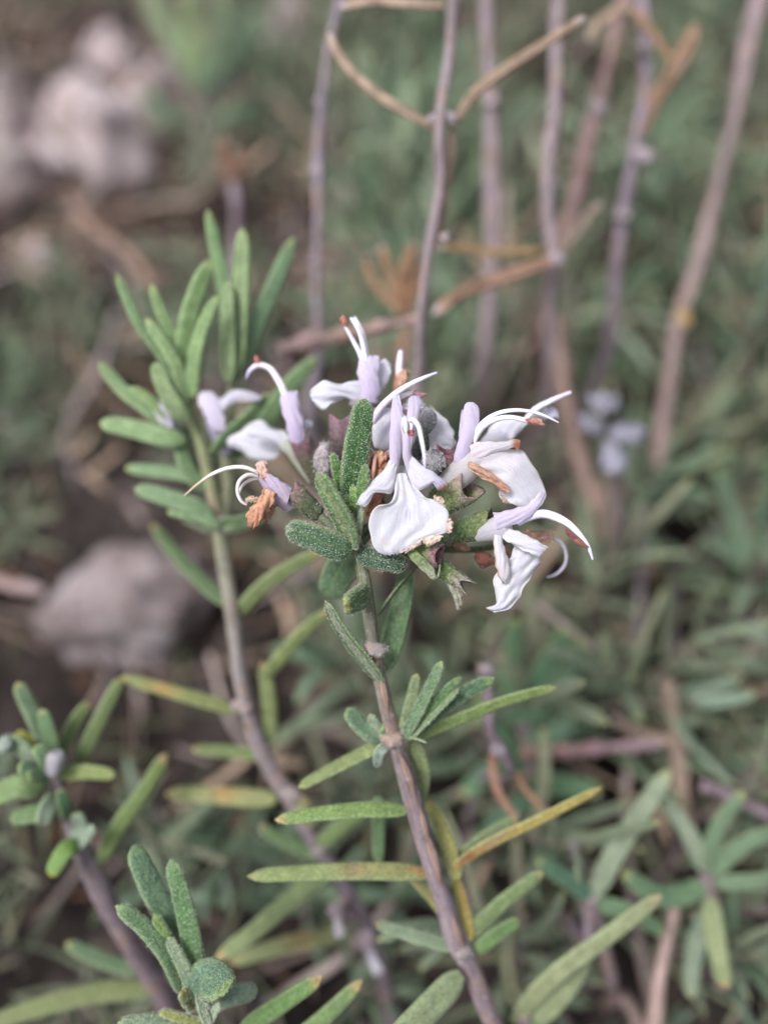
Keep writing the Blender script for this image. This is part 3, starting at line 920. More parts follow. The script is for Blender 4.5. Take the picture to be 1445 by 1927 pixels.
# upper flower on the right, seen from its side
f = flower(T1, [(828, 930, 6.58), (850, 905, 6.52), (872, 885, 6.48), (895, 868, 6.44), (912, 862, 6.42)], [36, 50, 54, 46, 34], (0.80, 0.76, 0.76))
sheet(f, 'upper_lip', [((853, 868, 2), (880, 872, 6)), ((859, 842, 6), (885, 842, 8)), ((867, 815, 8), (894, 818, 8)), ((870, 796, 8), (901, 796, 6)), ((871, 778, 6), (902, 778, 4)), ((875, 762, 4), (897, 762, 2)), ((880, 757, 2), (890, 757, 2))],
      6.44, (0.74, 0.65, 0.84), (0.78, 0.70, 0.86), bulge=7, ripple=1.2, jag=0.8, seed=41, tipcol=(0.82, 0.78, 0.90))
sheet(f, 'upper_lip', [((860, 850, -14), (868, 850, -10)), ((864, 815, -14), (874, 815, -10)), ((867, 785, -14), (876, 785, -10)), ((868, 772, -12), (874, 771, -10))], 6.5, (0.78, 0.72, 0.87), bulge=3, ripple=1, jag=0.8, seed=42)
ptube(f, 'style', [(892, 828, 6.44), (899, 808, 6.4), (917, 788, 6.34), (945, 775, 6.28), (980, 772, 6.25), (1016, 779, 6.24), (1051, 795, 6.24)], [8, 10, 9, 8, 7, 6, 2], [(0.78, 0.72, 0.88), (0.86, 0.85, 0.92), (0.87, 0.87, 0.93), (0.87, 0.87, 0.93), (0.8, 0.8, 0.92)], M_STAMEN, n=50)
ptube(f, 'stamen', [(893, 832, 6.42), (906, 806, 6.36), (926, 792, 6.3), (957, 785, 6.25), (989, 791, 6.22), (1008, 797, 6.2)], [8, 12, 11, 9, 9, 7], [(0.8, 0.76, 0.9), (0.87, 0.86, 0.92), (0.87, 0.86, 0.92), (0.85, 0.80, 0.82)], M_STAMEN, n=46)
an = blob(f, 'anther', (1006, 794, 6.19), 30, 14, 3, (0.36, 0.10, 0.06), M_ANTHER, 0.22, seed=5, tint2=(0.56, 0.26, 0.16))
sheet(f, 'side_lobe', [((884, 838, 2), (888, 866, 4)), ((905, 831, 8), (912, 862, 10)), ((930, 831, 12), (935, 851, 14)), ((952, 830, 14), (954, 845, 16)), ((966, 827, 15), (966, 842, 17)), ((979, 829, 15), (975, 848, 15))],
      6.4, (0.84, 0.78, 0.80), (0.86, 0.83, 0.86), bulge=7, ripple=2, jag=1.2, seed=43, tipcol=(0.60, 0.30, 0.17), tip_at=0.82, edge=((0.76, 0.56, 0.46), 0.3))
sheet(f, 'side_lobe', [((880, 869, 20), (880, 878, 16)), ((903, 876, 22), (897, 893, 18)), ((925, 890, 24), (919, 907, 20)), ((945, 906, 24), (938, 919, 20)), ((960, 917, 24), (954, 928, 22))],
      6.36, (0.50, 0.28, 0.18), (0.42, 0.19, 0.11), bulge=6, ripple=2.5, jag=2, seed=44, mat=M_DRY, edge=((0.62, 0.38, 0.24), 0.5))
sheet(f, 'lower_lip', [((886, 846, 0), (884, 886, 0)), ((920, 844, 6), (903, 893, 6)), ((958, 843, 10), (924, 905, 10)), ((984, 849, 8), (941, 921, 16)), ((1002, 874, 4), (941, 934, 18)), ((1014, 897, 2), (953, 945, 18)), ((1023, 918, 0), (973, 954, 14)), ((1024, 938, 0), (994, 958, 8)), ((1014, 952, 0), (1004, 959, 4))],
      6.42, (0.85, 0.81, 0.82), WHITE, bulge=12, ripple=5, jag=2.2, n=36, m=28, seed=45, edge=((0.78, 0.62, 0.50), 0.15))
sheet(f, 'withered_margin', [((940, 928, 20), (948, 945, 20)), ((945, 934, 22), (955, 946, 22)), ((950, 940, 20), (958, 946, 20))], 6.38, (0.78, 0.62, 0.5), bulge=1, ripple=2, jag=2, n=10, m=10, seed=46)
calyx(f, (816, 955, 6.62), (872, 914, 6.5), 44, 78, (0.155, 0.215, 0.075), (0.36, 0.24, 0.24), teeth=0.5, seed=2, fuzz=1100, roll=0.4)
calyx(f, (845, 930, 6.62), (843, 852, 6.5), 30, 44, (0.09, 0.10, 0.06), (0.30, 0.12, 0.18), teeth=0.3, seed=3, fuzz=900)

# lower flower on the right, leaning out
f = flower(T1, [(898, 1010, 6.52), (918, 1000, 6.46), (938, 994, 6.42), (955, 988, 6.38)], [24, 38, 46, 40], (0.80, 0.77, 0.82))
sheet(f, 'upper_lip', [((928, 966, 4), (936, 998, 6)), ((950, 962, 8), (960, 990, 10)), ((975, 955, 10), (986, 979, 12)), ((995, 948, 12), (1008, 963, 12)), ((1010, 932, 12), (1021, 947, 10)), ((1019, 924, 10), (1027, 932, 8))],
      6.36, (0.75, 0.67, 0.84), (0.80, 0.75, 0.88), bulge=7, ripple=1.5, jag=1.2, seed=51)
ptube(f, 'style', [(975, 985, 6.4), (994, 974, 6.36), (1021, 967, 6.32), (1048, 974, 6.28), (1071, 987, 6.25), (1094, 1011, 6.23), (1107, 1030, 6.22), (1115, 1053, 6.22)], [12, 15, 17, 16, 13, 11, 8, 3], [(0.78, 0.72, 0.88), (0.84, 0.82, 0.92), (0.87, 0.87, 0.94), (0.85, 0.85, 0.93), (0.60, 0.58, 0.82)], M_STAMEN, n=60)
blob(f, 'anther', (1088, 1019, 6.2), 38, 13, 35, (0.17, 0.04, 0.04), M_ANTHER, 0.35, seed=6, tint2=(0.32, 0.12, 0.07))
sheet(f, 'side_lobe', [((953, 990, 4), (944, 1012, 6)), ((976, 1001, 12), (961, 1022, 14)), ((998, 1011, 18), (983, 1035, 20)), ((1016, 1021, 20), (1002, 1043, 22)), ((1030, 1030, 20), (1012, 1050, 20))],
      6.38, WHITE, bulge=7, ripple=2.4, jag=1.2, seed=52)
sheet(f, 'side_lobe', [((929, 1006, 8), (943, 1008, 8)), ((929, 1030, 16), (950, 1038, 16)), ((932, 1056, 20), (957, 1060, 20)), ((937, 1080, 20), (959, 1084, 20)), ((946, 1097, 18), (955, 1096, 18))],
      6.38, WHITE, (0.86, 0.82, 0.82), bulge=8, ripple=1.6, jag=1.4, seed=53, sidecol=(-1, 0.72, (0.74, 0.56, 0.46)))
sheet(f, 'lower_lip', [((970, 1022, 0), (1000, 1030, 0)), ((962, 1042, 6), (1016, 1048, 4)), ((946, 1065, 10), (1005, 1076, 6)), ((934, 1085, 14), (992, 1100, 8)), ((929, 1106, 14), (978, 1123, 8)), ((934, 1124, 12), (965, 1140, 8)), ((931, 1139, 12), (950, 1149, 8)), ((915, 1144, 14), (930, 1152, 14))],
      6.42, (0.84, 0.83, 0.87), WHITE, bulge=9, ripple=4, jag=2.2, n=36, m=26, seed=54, edge=((0.82, 0.66, 0.56), 0.18))
calyx(f, (850, 1005, 6.6), (922, 985, 6.5), 30, 56, (0.12, 0.18, 0.07), (0.18, 0.17, 0.08), teeth=0.2, seed=4, fuzz=900)
ptube(f, 'pedicel', [(800, 1030, 6.7), (840, 1008, 6.62), (870, 1000, 6.58)], [22, 30, 34], (0.19, 0.24, 0.14), M_CALYX, fuzz=300)

# dried flower behind the lower right flower
w = flower(T1, [(970, 1010, 6.9), (1000, 1008, 6.86), (1030, 1008, 6.84)], [10, 16, 14], (0.52, 0.26, 0.16), 'withered_flower')
sheet(w, 'dry_petal', [((988, 1002), (990, 1016)), ((1010, 1002, 4), (1012, 1020, 8)), ((1026, 998), (1030, 1022, 4)), ((1040, 1003), (1042, 1018))], 6.82, (0.55, 0.28, 0.17), (0.60, 0.33, 0.22), bulge=6, ripple=4, jag=4, seed=61, mat=M_DRY)
ptube(w, 'dry_style', [(1040, 1013, 6.88), (1056, 1022, 6.9), (1065, 1042, 6.92), (1063, 1062, 6.94), (1050, 1078, 6.96), (1030, 1086, 6.98)], [7, 7, 6, 6, 6, 4], (0.60, 0.57, 0.66), M_STAMEN, n=36)
w2 = blob(T1, 'withered_calyx', (914, 1052, 6.75), 38, 30, 10, (0.19, 0.075, 0.055), M_CALYX, 0.2, seed=8, fuzz=150)
w3 = blob(T1, 'withered_calyx', (868, 1028, 6.72), 30, 20, 10, (0.42, 0.20, 0.11), M_DRY, 0.25, seed=9)
w4 = blob(T1, 'withered_calyx', (950, 1038, 6.72), 16, 22, 10, (0.42, 0.16, 0.08), M_DRY, 0.25, seed=10)

# flower at the top, turned away to the left
f = flower(T1, [(706, 800, 7.0), (690, 770, 6.95), (668, 748, 6.9)], [20, 26, 34], (0.78, 0.72, 0.72))
sheet(f, 'upper_lip', [((682, 756, 4), (710, 758, 4)), ((678, 728, 8), (714, 728, 8)), ((673, 700, 8), (712, 700, 8)), ((676, 678, 6), (714, 676, 4)), ((680, 671, 4), (712, 669, 2))], 6.86, (0.72, 0.61, 0.84), (0.79, 0.73, 0.88), bulge=9, ripple=1.6, jag=1.6, seed=71)
for pts, ww in [([(684, 690, 6.86), (678, 668, 6.84), (664, 640, 6.82), (650, 615, 6.82)], [9, 9, 8, 6]), ([(688, 690, 6.84), (685, 660, 6.83), (676, 625, 6.82), (660, 598, 6.83)], [9, 9, 8, 5]), ([(692, 690, 6.88), (688, 655, 6.9), (680, 622, 6.92), (667, 597, 6.94)], [9, 9, 8, 6])]:
    ptube(f, 'stamen', pts, ww, (0.84, 0.82, 0.92), M_STAMEN)
blob(f, 'anther', (647, 603, 6.81), 24, 10, 62, (0.42, 0.12, 0.08), M_ANTHER, 0.22, seed=11)
sheet(f, 'side_lobe', [((690, 715, 2), (690, 758, 2)), ((668, 716, 6), (664, 752, 6)), ((644, 723, 10), (640, 750, 10)), ((618, 718, 14), (626, 760, 14)), ((596, 722, 14), (612, 769, 14)), ((584, 742, 12), (590, 756, 12))], 6.88, WHITE, bulge=7, ripple=4, jag=2, seed=72)
sheet(f, 'side_lobe', [((710, 720, 0), (716, 742, 0)), ((712, 695, 2), (727, 722, 2)), ((716, 680, 4), (735, 702, 4)), ((724, 674, 4), (735, 685, 4))], 6.95, WHITE, bulge=5, ripple=2, jag=1, seed=73)
calyx(f, (645, 880, 6.95), (642, 790, 6.9), 26, 48, (0.10, 0.075, 0.075), (0.34, 0.20, 0.25), teeth=0.3, seed=5, fuzz=600)
calyx(f, (712, 815, 7.0), (704, 766, 6.94), 22, 30, (0.2, 0.14, 0.16), (0.4, 0.2, 0.34), teeth=0.2, seed=6, fuzz=200)

# flower facing away, behind the front one
f = flower(T1, [(745, 850, 6.8), (748, 815, 6.74), (752, 785, 6.7)], [24, 34, 40], WHITE)
sheet(f, 'side_lobe', [((706, 770, 0), (760, 765, 0)), ((702, 795, 6), (745, 795, 4)), ((700, 820, 8), (742, 822, 8)), ((706, 840, 8), (738, 846, 8)), ((722, 848, 6), (736, 850, 6))], 6.66, WHITE, bulge=10, ripple=3, jag=1.5, seed=81)
sheet(f, 'lower_lip', [((792, 762, 0), (798, 800, 0)), ((815, 772, 4), (800, 830, 4)), ((835, 786, 6), (802, 852, 6)), ((850, 805, 6), (815, 858, 6)), ((857, 830, 4), (835, 850, 4)), ((857, 840, 2), (848, 850, 2))], 6.8, WHITE, bulge=9, ripple=4, jag=2, seed=82)
sheet(f, 'upper_lip', [((752, 770, 4), (795, 770, 2)), ((762, 758, 6), (800, 762, 4)), ((775, 750, 6), (795, 752, 4))], 6.72, (0.82, 0.80, 0.88), bulge=6, ripple=2, jag=1.5, seed=83)
ptube(f, 'style', [(702, 792, 6.62), (716, 768, 6.58), (740, 744, 6.56), (770, 724, 6.55), (797, 711, 6.55), (822, 701, 6.55)], [14, 14, 12, 10, 8, 4], [(0.76, 0.68, 0.86), (0.82, 0.78, 0.90), (0.84, 0.83, 0.92), (0.62, 0.58, 0.84)], M_STAMEN, n=40)
ptube(f, 'stamen', [(740, 756, 6.62), (758, 745, 6.62), (778, 738, 6.62)], [6, 9, 6], (0.85, 0.83, 0.9), M_STAMEN)
blob(f, 'anther', (788, 741, 6.62), 26, 10, 10, (0.36, 0.16, 0.18), M_ANTHER, 0.2, seed=12)
w = flower(T1, [(744, 770, 7.0), (747, 735, 7.0), (750, 710, 7.0)], [10, 16, 18], (0.60, 0.34, 0.28), 'withered_flower')
ptube(w, 'dry_style', [(750, 715, 7.0), (752, 685, 7.0), (754, 660, 7.0)], [12, 14, 9], (0.74, 0.66, 0.84), M_STAMEN)
sheet(w, 'dry_petal', [((742, 738), (756, 738)), ((746, 715, 3), (766, 712, 3)), ((754, 698), (768, 694))], 6.98, (0.50, 0.22, 0.12), (0.60, 0.34, 0.2), bulge=4, ripple=3, jag=3, seed=84, mat=M_DRY)

# flower on the left, hood upright and lip hanging back
f = flower(T1, [(585, 905, 7.15), (560, 870, 7.12), (546, 845, 7.1), (538, 835, 7.12)], [12, 16, 24, 30], (0.66, 0.68, 0.56))
sheet(f, 'upper_lip', [((550, 838, 2), (575, 830, 2)), ((540, 805, 8), (571, 802, 8)), ((532, 775, 8), (565, 770, 8)), ((529, 748, 6), (562, 742, 6)), ((534, 738, 4), (560, 736, 4))], 7.05, (0.70, 0.58, 0.82), (0.76, 0.68, 0.87), bulge=9, ripple=1.5, jag=1.5, seed=91)
ptube(f, 'stamen', [(540, 760, 7.05), (535, 738, 7.05), (523, 714, 7.06), (506, 692, 7.08), (486, 687, 7.1), (470, 698, 7.12), (464, 712, 7.14)], [14, 14, 13, 11, 10, 8, 3], [(0.8, 0.75, 0.9), (0.84, 0.82, 0.92), (0.82, 0.8, 0.92), (0.58, 0.52, 0.78)], M_STAMEN, n=40)
blob(f, 'anther', (484, 678, 7.08), 16, 10, 70, (0.44, 0.10, 0.08), M_ANTHER, 0.2, seed=13)
sheet(f, 'side_lobe', [((568, 795, -6), (572, 808, -6)), ((578, 791, -6), (580, 806, -6)), ((588, 795, -6), (587, 803, -6))], 7.1, WHITE, bulge=3, ripple=1, jag=0.8, seed=92)
sheet(f, 'side_lobe', [((546, 820, 2), (542, 842, 2)), ((515, 812, 6), (512, 832, 6)), ((485, 808, 8), (484, 824, 8)), ((464, 811, 8), (464, 820, 8))], 7.2, WHITE, bulge=5, ripple=2, jag=1, seed=93)
sheet(f, 'lower_lip', [((540, 818, 0), (534, 850, 0)), ((512, 803, 4), (514, 862, 4)), ((488, 792, 6), (492, 868, 6)), ((466, 800, 6), (474, 862, 6)), ((442, 818, 4), (452, 848, 4)), ((426, 830, 2), (431, 840, 2))], 7.4, WHITE, bulge=8, ripple=4, jag=2, seed=94)
calyx(f, (600, 912, 7.1), (568, 835, 7.05), 22, 42, (0.085, 0.085, 0.05), (0.22, 0.10, 0.15), teeth=0.25, seed=7, fuzz=500)
ptube(f, 'pedicel', [(655, 990, 6.7), (630, 950, 6.95), (605, 915, 7.1)], [16, 13, 12], (0.16, 0.19, 0.11), M_CALYX, fuzz=200)

# withering flower on the far left with a long pale style
w = flower(T1, [(548, 945, 6.68), (530, 930, 6.62), (508, 912, 6.58), (492, 896, 6.56)], [44, 44, 30, 16], (0.72, 0.60, 0.72), 'withered_flower')
sheet(w, 'dry_hood', [((500, 905, 6), (512, 900, 2)), ((489, 893, 6), (505, 886, 2)), ((482, 880, 4), (502, 872, 2)), ((484, 870, 2), (500, 867, 2))], 6.55, (0.58, 0.30, 0.20), (0.64, 0.40, 0.34), bulge=5, ripple=3, jag=3, seed=101, mat=M_DRY)
sheet(w, 'upper_lip', [((548, 920, 4), (540, 950, 4)), ((527, 904, 8), (518, 928, 8)), ((508, 893, 8), (500, 908, 8)), ((498, 888, 4), (494, 896, 4))], 6.56, (0.72, 0.60, 0.72), (0.66, 0.54, 0.80), bulge=6, ripple=1.5, jag=1, seed=102)
sheet(w, 'dry_petal', [((521, 930, 8), (499, 918, 4)), ((514, 947, 12), (486, 938, 8)), ((502, 966, 12), (471, 955, 8)), ((491, 984, 8), (466, 974, 8)), ((479, 994, 4), (467, 988, 4))], 6.54, (0.52, 0.24, 0.12), (0.50, 0.19, 0.08), bulge=9, ripple=3.5, jag=3, seed=103, mat=M_DRY, edge=((0.6, 0.32, 0.18), 0.4))
sheet(w, 'dry_petal', [((512, 950, 0), (522, 948, 0)), ((500, 968, 2), (512, 972, 2)), ((496, 982, 0), (504, 985, 0))], 6.58, (0.5, 0.28, 0.18), bulge=3, ripple=3, jag=2, seed=104, mat=M_DRY)
sheet(w, 'dry_petal', [((462, 938, 6), (462, 947, 6)), ((475, 934, 8), (476, 944, 8)), ((487, 940, 6), (486, 946, 6))], 6.54, (0.50, 0.34, 0.22), bulge=3, ripple=2, jag=2, seed=105, mat=M_DRY)
ptube(w, 'style', [(486, 890, 6.55), (462, 880, 6.53), (434, 880, 6.55), (402, 891, 6.58), (371, 912, 6.62), (347, 933, 6.66)], [7, 8, 8, 7, 5, 3], [(0.8, 0.77, 0.74), (0.84, 0.82, 0.8), (0.84, 0.82, 0.78), (0.7, 0.58, 0.44), (0.60, 0.45, 0.30)], M_STAMEN, n=44)
ptube(w, 'stamen', [(485, 897, 6.54), (466, 894, 6.5), (451, 905, 6.48), (447, 925, 6.48), (455, 944, 6.5), (464, 950, 6.52)], [6, 8, 8, 7, 6, 4], (0.80, 0.76, 0.76), M_STAMEN, n=40)
ptube(w, 'stamen', [(488, 900, 6.56), (472, 903, 6.55), (458, 912, 6.54), (450, 928, 6.54)], [5, 6, 6, 4], (0.8, 0.77, 0.76), M_STAMEN, n=30)
calyx(w, (602, 972, 6.6), (552, 925, 6.6), 30, 44, (0.085, 0.105, 0.055), (0.34, 0.20, 0.22), teeth=0.35, seed=8, fuzz=700)
ptube(w, 'pedicel', [(662, 1028, 6.5), (635, 1000, 6.56), (600, 970, 6.6)], [18, 16, 18], (0.15, 0.18, 0.11), M_CALYX, fuzz=300)

# flower hidden behind the upper right one
f = flower(T1, [(905, 850, 6.85), (935, 818, 6.9), (960, 800, 6.95)], [26, 32, 36], WHITE)
sheet(f, 'lower_lip', [((915, 838, 0), (940, 842, 0)), ((918, 812, 4), (962, 828, 4)), ((930, 795, 4), (985, 805, 4)), ((955, 785, 2), (1000, 790, 2))], 6.9, WHITE, bulge=7, ripple=3, jag=1.5, seed=111)
sheet(f, 'side_lobe', [((995, 782, 0), (1000, 792, 0)), ((1020, 772, 2), (1026, 786, 2)), ((1040, 768, 0), (1048, 786, 0)), ((1048, 772, 0), (1050, 782, 0))], 7.0, (0.80, 0.79, 0.88), bulge=3, ripple=2, jag=2, seed=112)
ptube(f, 'style', [(985, 795, 6.92), (1005, 772, 6.9), (1035, 755, 6.9), (1074, 738, 6.92)], [8, 11, 10, 6], [(0.84, 0.82, 0.9), (0.82, 0.8, 0.9), (0.76, 0.72, 0.86)], M_STAMEN)

# buds and spent calyces
blob(T1, 'bud', (606, 862, 6.7), 50, 34, -78, (0.36, 0.32, 0.33), M_CALYX, 0.2, seed=21, fuzz=500)
blob(T1, 'bud', (612, 880, 6.62), 36, 32, -60, (0.30, 0.27, 0.28), M_CALYX, 0.25, seed=22, fuzz=400)
blob(T1, 'bud', (816, 868, 6.4), 40, 36, 20, (0.22, 0.22, 0.22), M_CALYX, 0.25, seed=23, fuzz=900, fuzzcol=(0.74, 0.72, 0.74))
blob(T1, 'bud', (803, 795, 6.62), 54, 32, -72, (0.10, 0.125, 0.10), M_CALYX, 0.12, seed=24, fuzz=700, tint2=(0.24, 0.22, 0.25))
blob(T1, 'bud', (788, 840, 6.62), 60, 22, -75, (0.06, 0.07, 0.065), M_CALYX, 0.15, seed=25, fuzz=300)
calyx(T1, (770, 1035, 6.5), (826, 1046, 6.38), 30, 44, (0.13, 0.20, 0.06), (0.34, 0.10, 0.22), teeth=0.15, seed=9, fuzz=900)
sheet(T1, 'calyx', [((764, 1040, 2), (782, 1034, 6)), ((780, 1060, 6), (800, 1052, 10)), ((800, 1078, 6), (815, 1068, 10)), ((817, 1091, 4), (823, 1086, 6)), ((822, 1089, 4), (826, 1076, 4)), ((826, 1064, 4), (829, 1062, 4))], 6.36, (0.17, 0.24, 0.09), (0.30, 0.32, 0.24), bulge=3, ripple=1, jag=0.6, seed=121, mat=M_CALYX)
calyx(T1, (800, 1050, 6.56), (868, 1096, 6.44), 44, 30, (0.095, 0.175, 0.04), (0.36, 0.26, 0.28), teeth=0.45, seed=10, fuzz=900)
for pts in ([(845, 1095, 6.5), (856, 1118, 6.5), (862, 1146, 6.52)], [(852, 1092, 6.5), (864, 1116, 6.5), (867, 1138, 6.52)]):
    ptube(T1, 'calyx', pts, [14, 10, 4], (0.34, 0.34, 0.26), M_CALYX, fuzz=200)
ptube(T1, 'pedicel', [(675, 1050, 6.6), (720, 1030, 6.62), (790, 990, 6.66), (830, 960, 6.66)], [22, 20, 20, 24], (0.13, 0.17, 0.08), M_CALYX, fuzz=200)
ptube(T1, 'pedicel', [(672, 1040, 6.55), (690, 1010, 6.66), (735, 985, 6.74), (765, 975, 6.78)], [20, 16, 16, 18], (0.13, 0.17, 0.09), M_CALYX)
ptube(T1, 'pedicel', [(668, 1000, 6.55), (655, 930, 6.75), (648, 885, 6.92)], [18, 14, 16], (0.13, 0.16, 0.09), M_CALYX)
ptube(T1, 'pedicel', [(668, 1005, 6.55), (700, 900, 6.85), (740, 850, 6.85)], [18, 14, 16], (0.13, 0.16, 0.09), M_CALYX)
ptube(T1, 'pedicel', [(668, 1010, 6.6), (760, 930, 6.8), (800, 860, 6.7), (800, 820, 6.66)], [18, 14, 14, 14], (0.13, 0.16, 0.09), M_CALYX)
ptube(T1, 'pedicel', [(676, 1050, 6.62), (720, 1050, 6.6), (775, 1040, 6.54), (805, 1052, 6.56)], [22, 20, 20, 24], (0.13, 0.17, 0.07), M_CALYX)
ptube(T1, 'pedicel', [(660, 990, 6.6), (630, 930, 6.7), (612, 895, 6.66)], [16, 12, 14], (0.16, 0.18, 0.11), M_CALYX)
ptube(T1, 'pedicel', [(830, 955, 6.66), (850, 900, 6.85), (890, 862, 6.88), (910, 846, 6.86)], [20, 14, 14, 18], (0.13, 0.16, 0.09), M_CALYX)
ptube(T1, 'pedicel', [(800, 1030, 6.7), (860, 1035, 6.76), (920, 1030, 6.85), (975, 1010, 6.9)], [16, 12, 12, 10], (0.13, 0.15, 0.08), M_CALYX)
ptube(T1, 'pedicel', [(720, 950, 6.72), (714, 930, 6.68), (708, 915, 6.62)], [14, 12, 14], (0.2, 0.14, 0.08), M_CALYX)

# ------------------------------------------------------------------ the taller sprig on the left, a little out of focus
T2 = thing('rosemary_sprig', 'tall rosemary sprig with upright fresh green leaf shoots left of the flowers', 'rosemary', P(745, 1975, 9.9))
stem(T2, [(352, 745, 7.75), (368, 800, 7.8), (385, 860, 7.85), (400, 925, 7.9), (413, 1000, 7.95), (425, 1085, 8.0), (440, 1180, 8.05), (450, 1260, 8.1),
          (470, 1345, 8.2), (500, 1430, 8.3), (540, 1490, 8.4), (592, 1582, 8.6), (642, 1662, 8.8), (690, 1742, 9.1), (715, 1815, 9.4), (745, 1975, 9.9)],
     [22, 25, 28, 29, 29, 28, 28, 27, 27, 28, 31, 30, 29, 29, 28, 30],
     [(0.24, 0.30, 0.15), (0.28, 0.30, 0.17), (0.28, 0.27, 0.21), (0.29, 0.26, 0.26), (0.27, 0.23, 0.235), (0.25, 0.205, 0.23), (0.23, 0.19, 0.21), (0.22, 0.18, 0.20), (0.20, 0.16, 0.18), (0.18, 0.15, 0.16)], n=150)
stem(T2, [(437, 700, 7.9), (432, 770, 7.95), (428, 850, 7.98), (424, 920, 8.0), (416, 985, 7.98)], [20, 22, 23, 24, 24], (0.27, 0.29, 0.17))
for (x, y, d, w_, h_) in [(548, 1496, 8.36, 46, 34), (416, 985, 7.9, 40, 34), (455, 1330, 8.12, 40, 28), (600, 1600, 8.6, 38, 32)]:
    blob(T2, 'stem_node', (x, y, d), w_, h_, 20, (0.24, 0.21, 0.21), M_BARK, 0.15, seed=int(x))
YT = (0.40, 0.48, 0.20)
Y2 = (0.13, 0.225, 0.075)
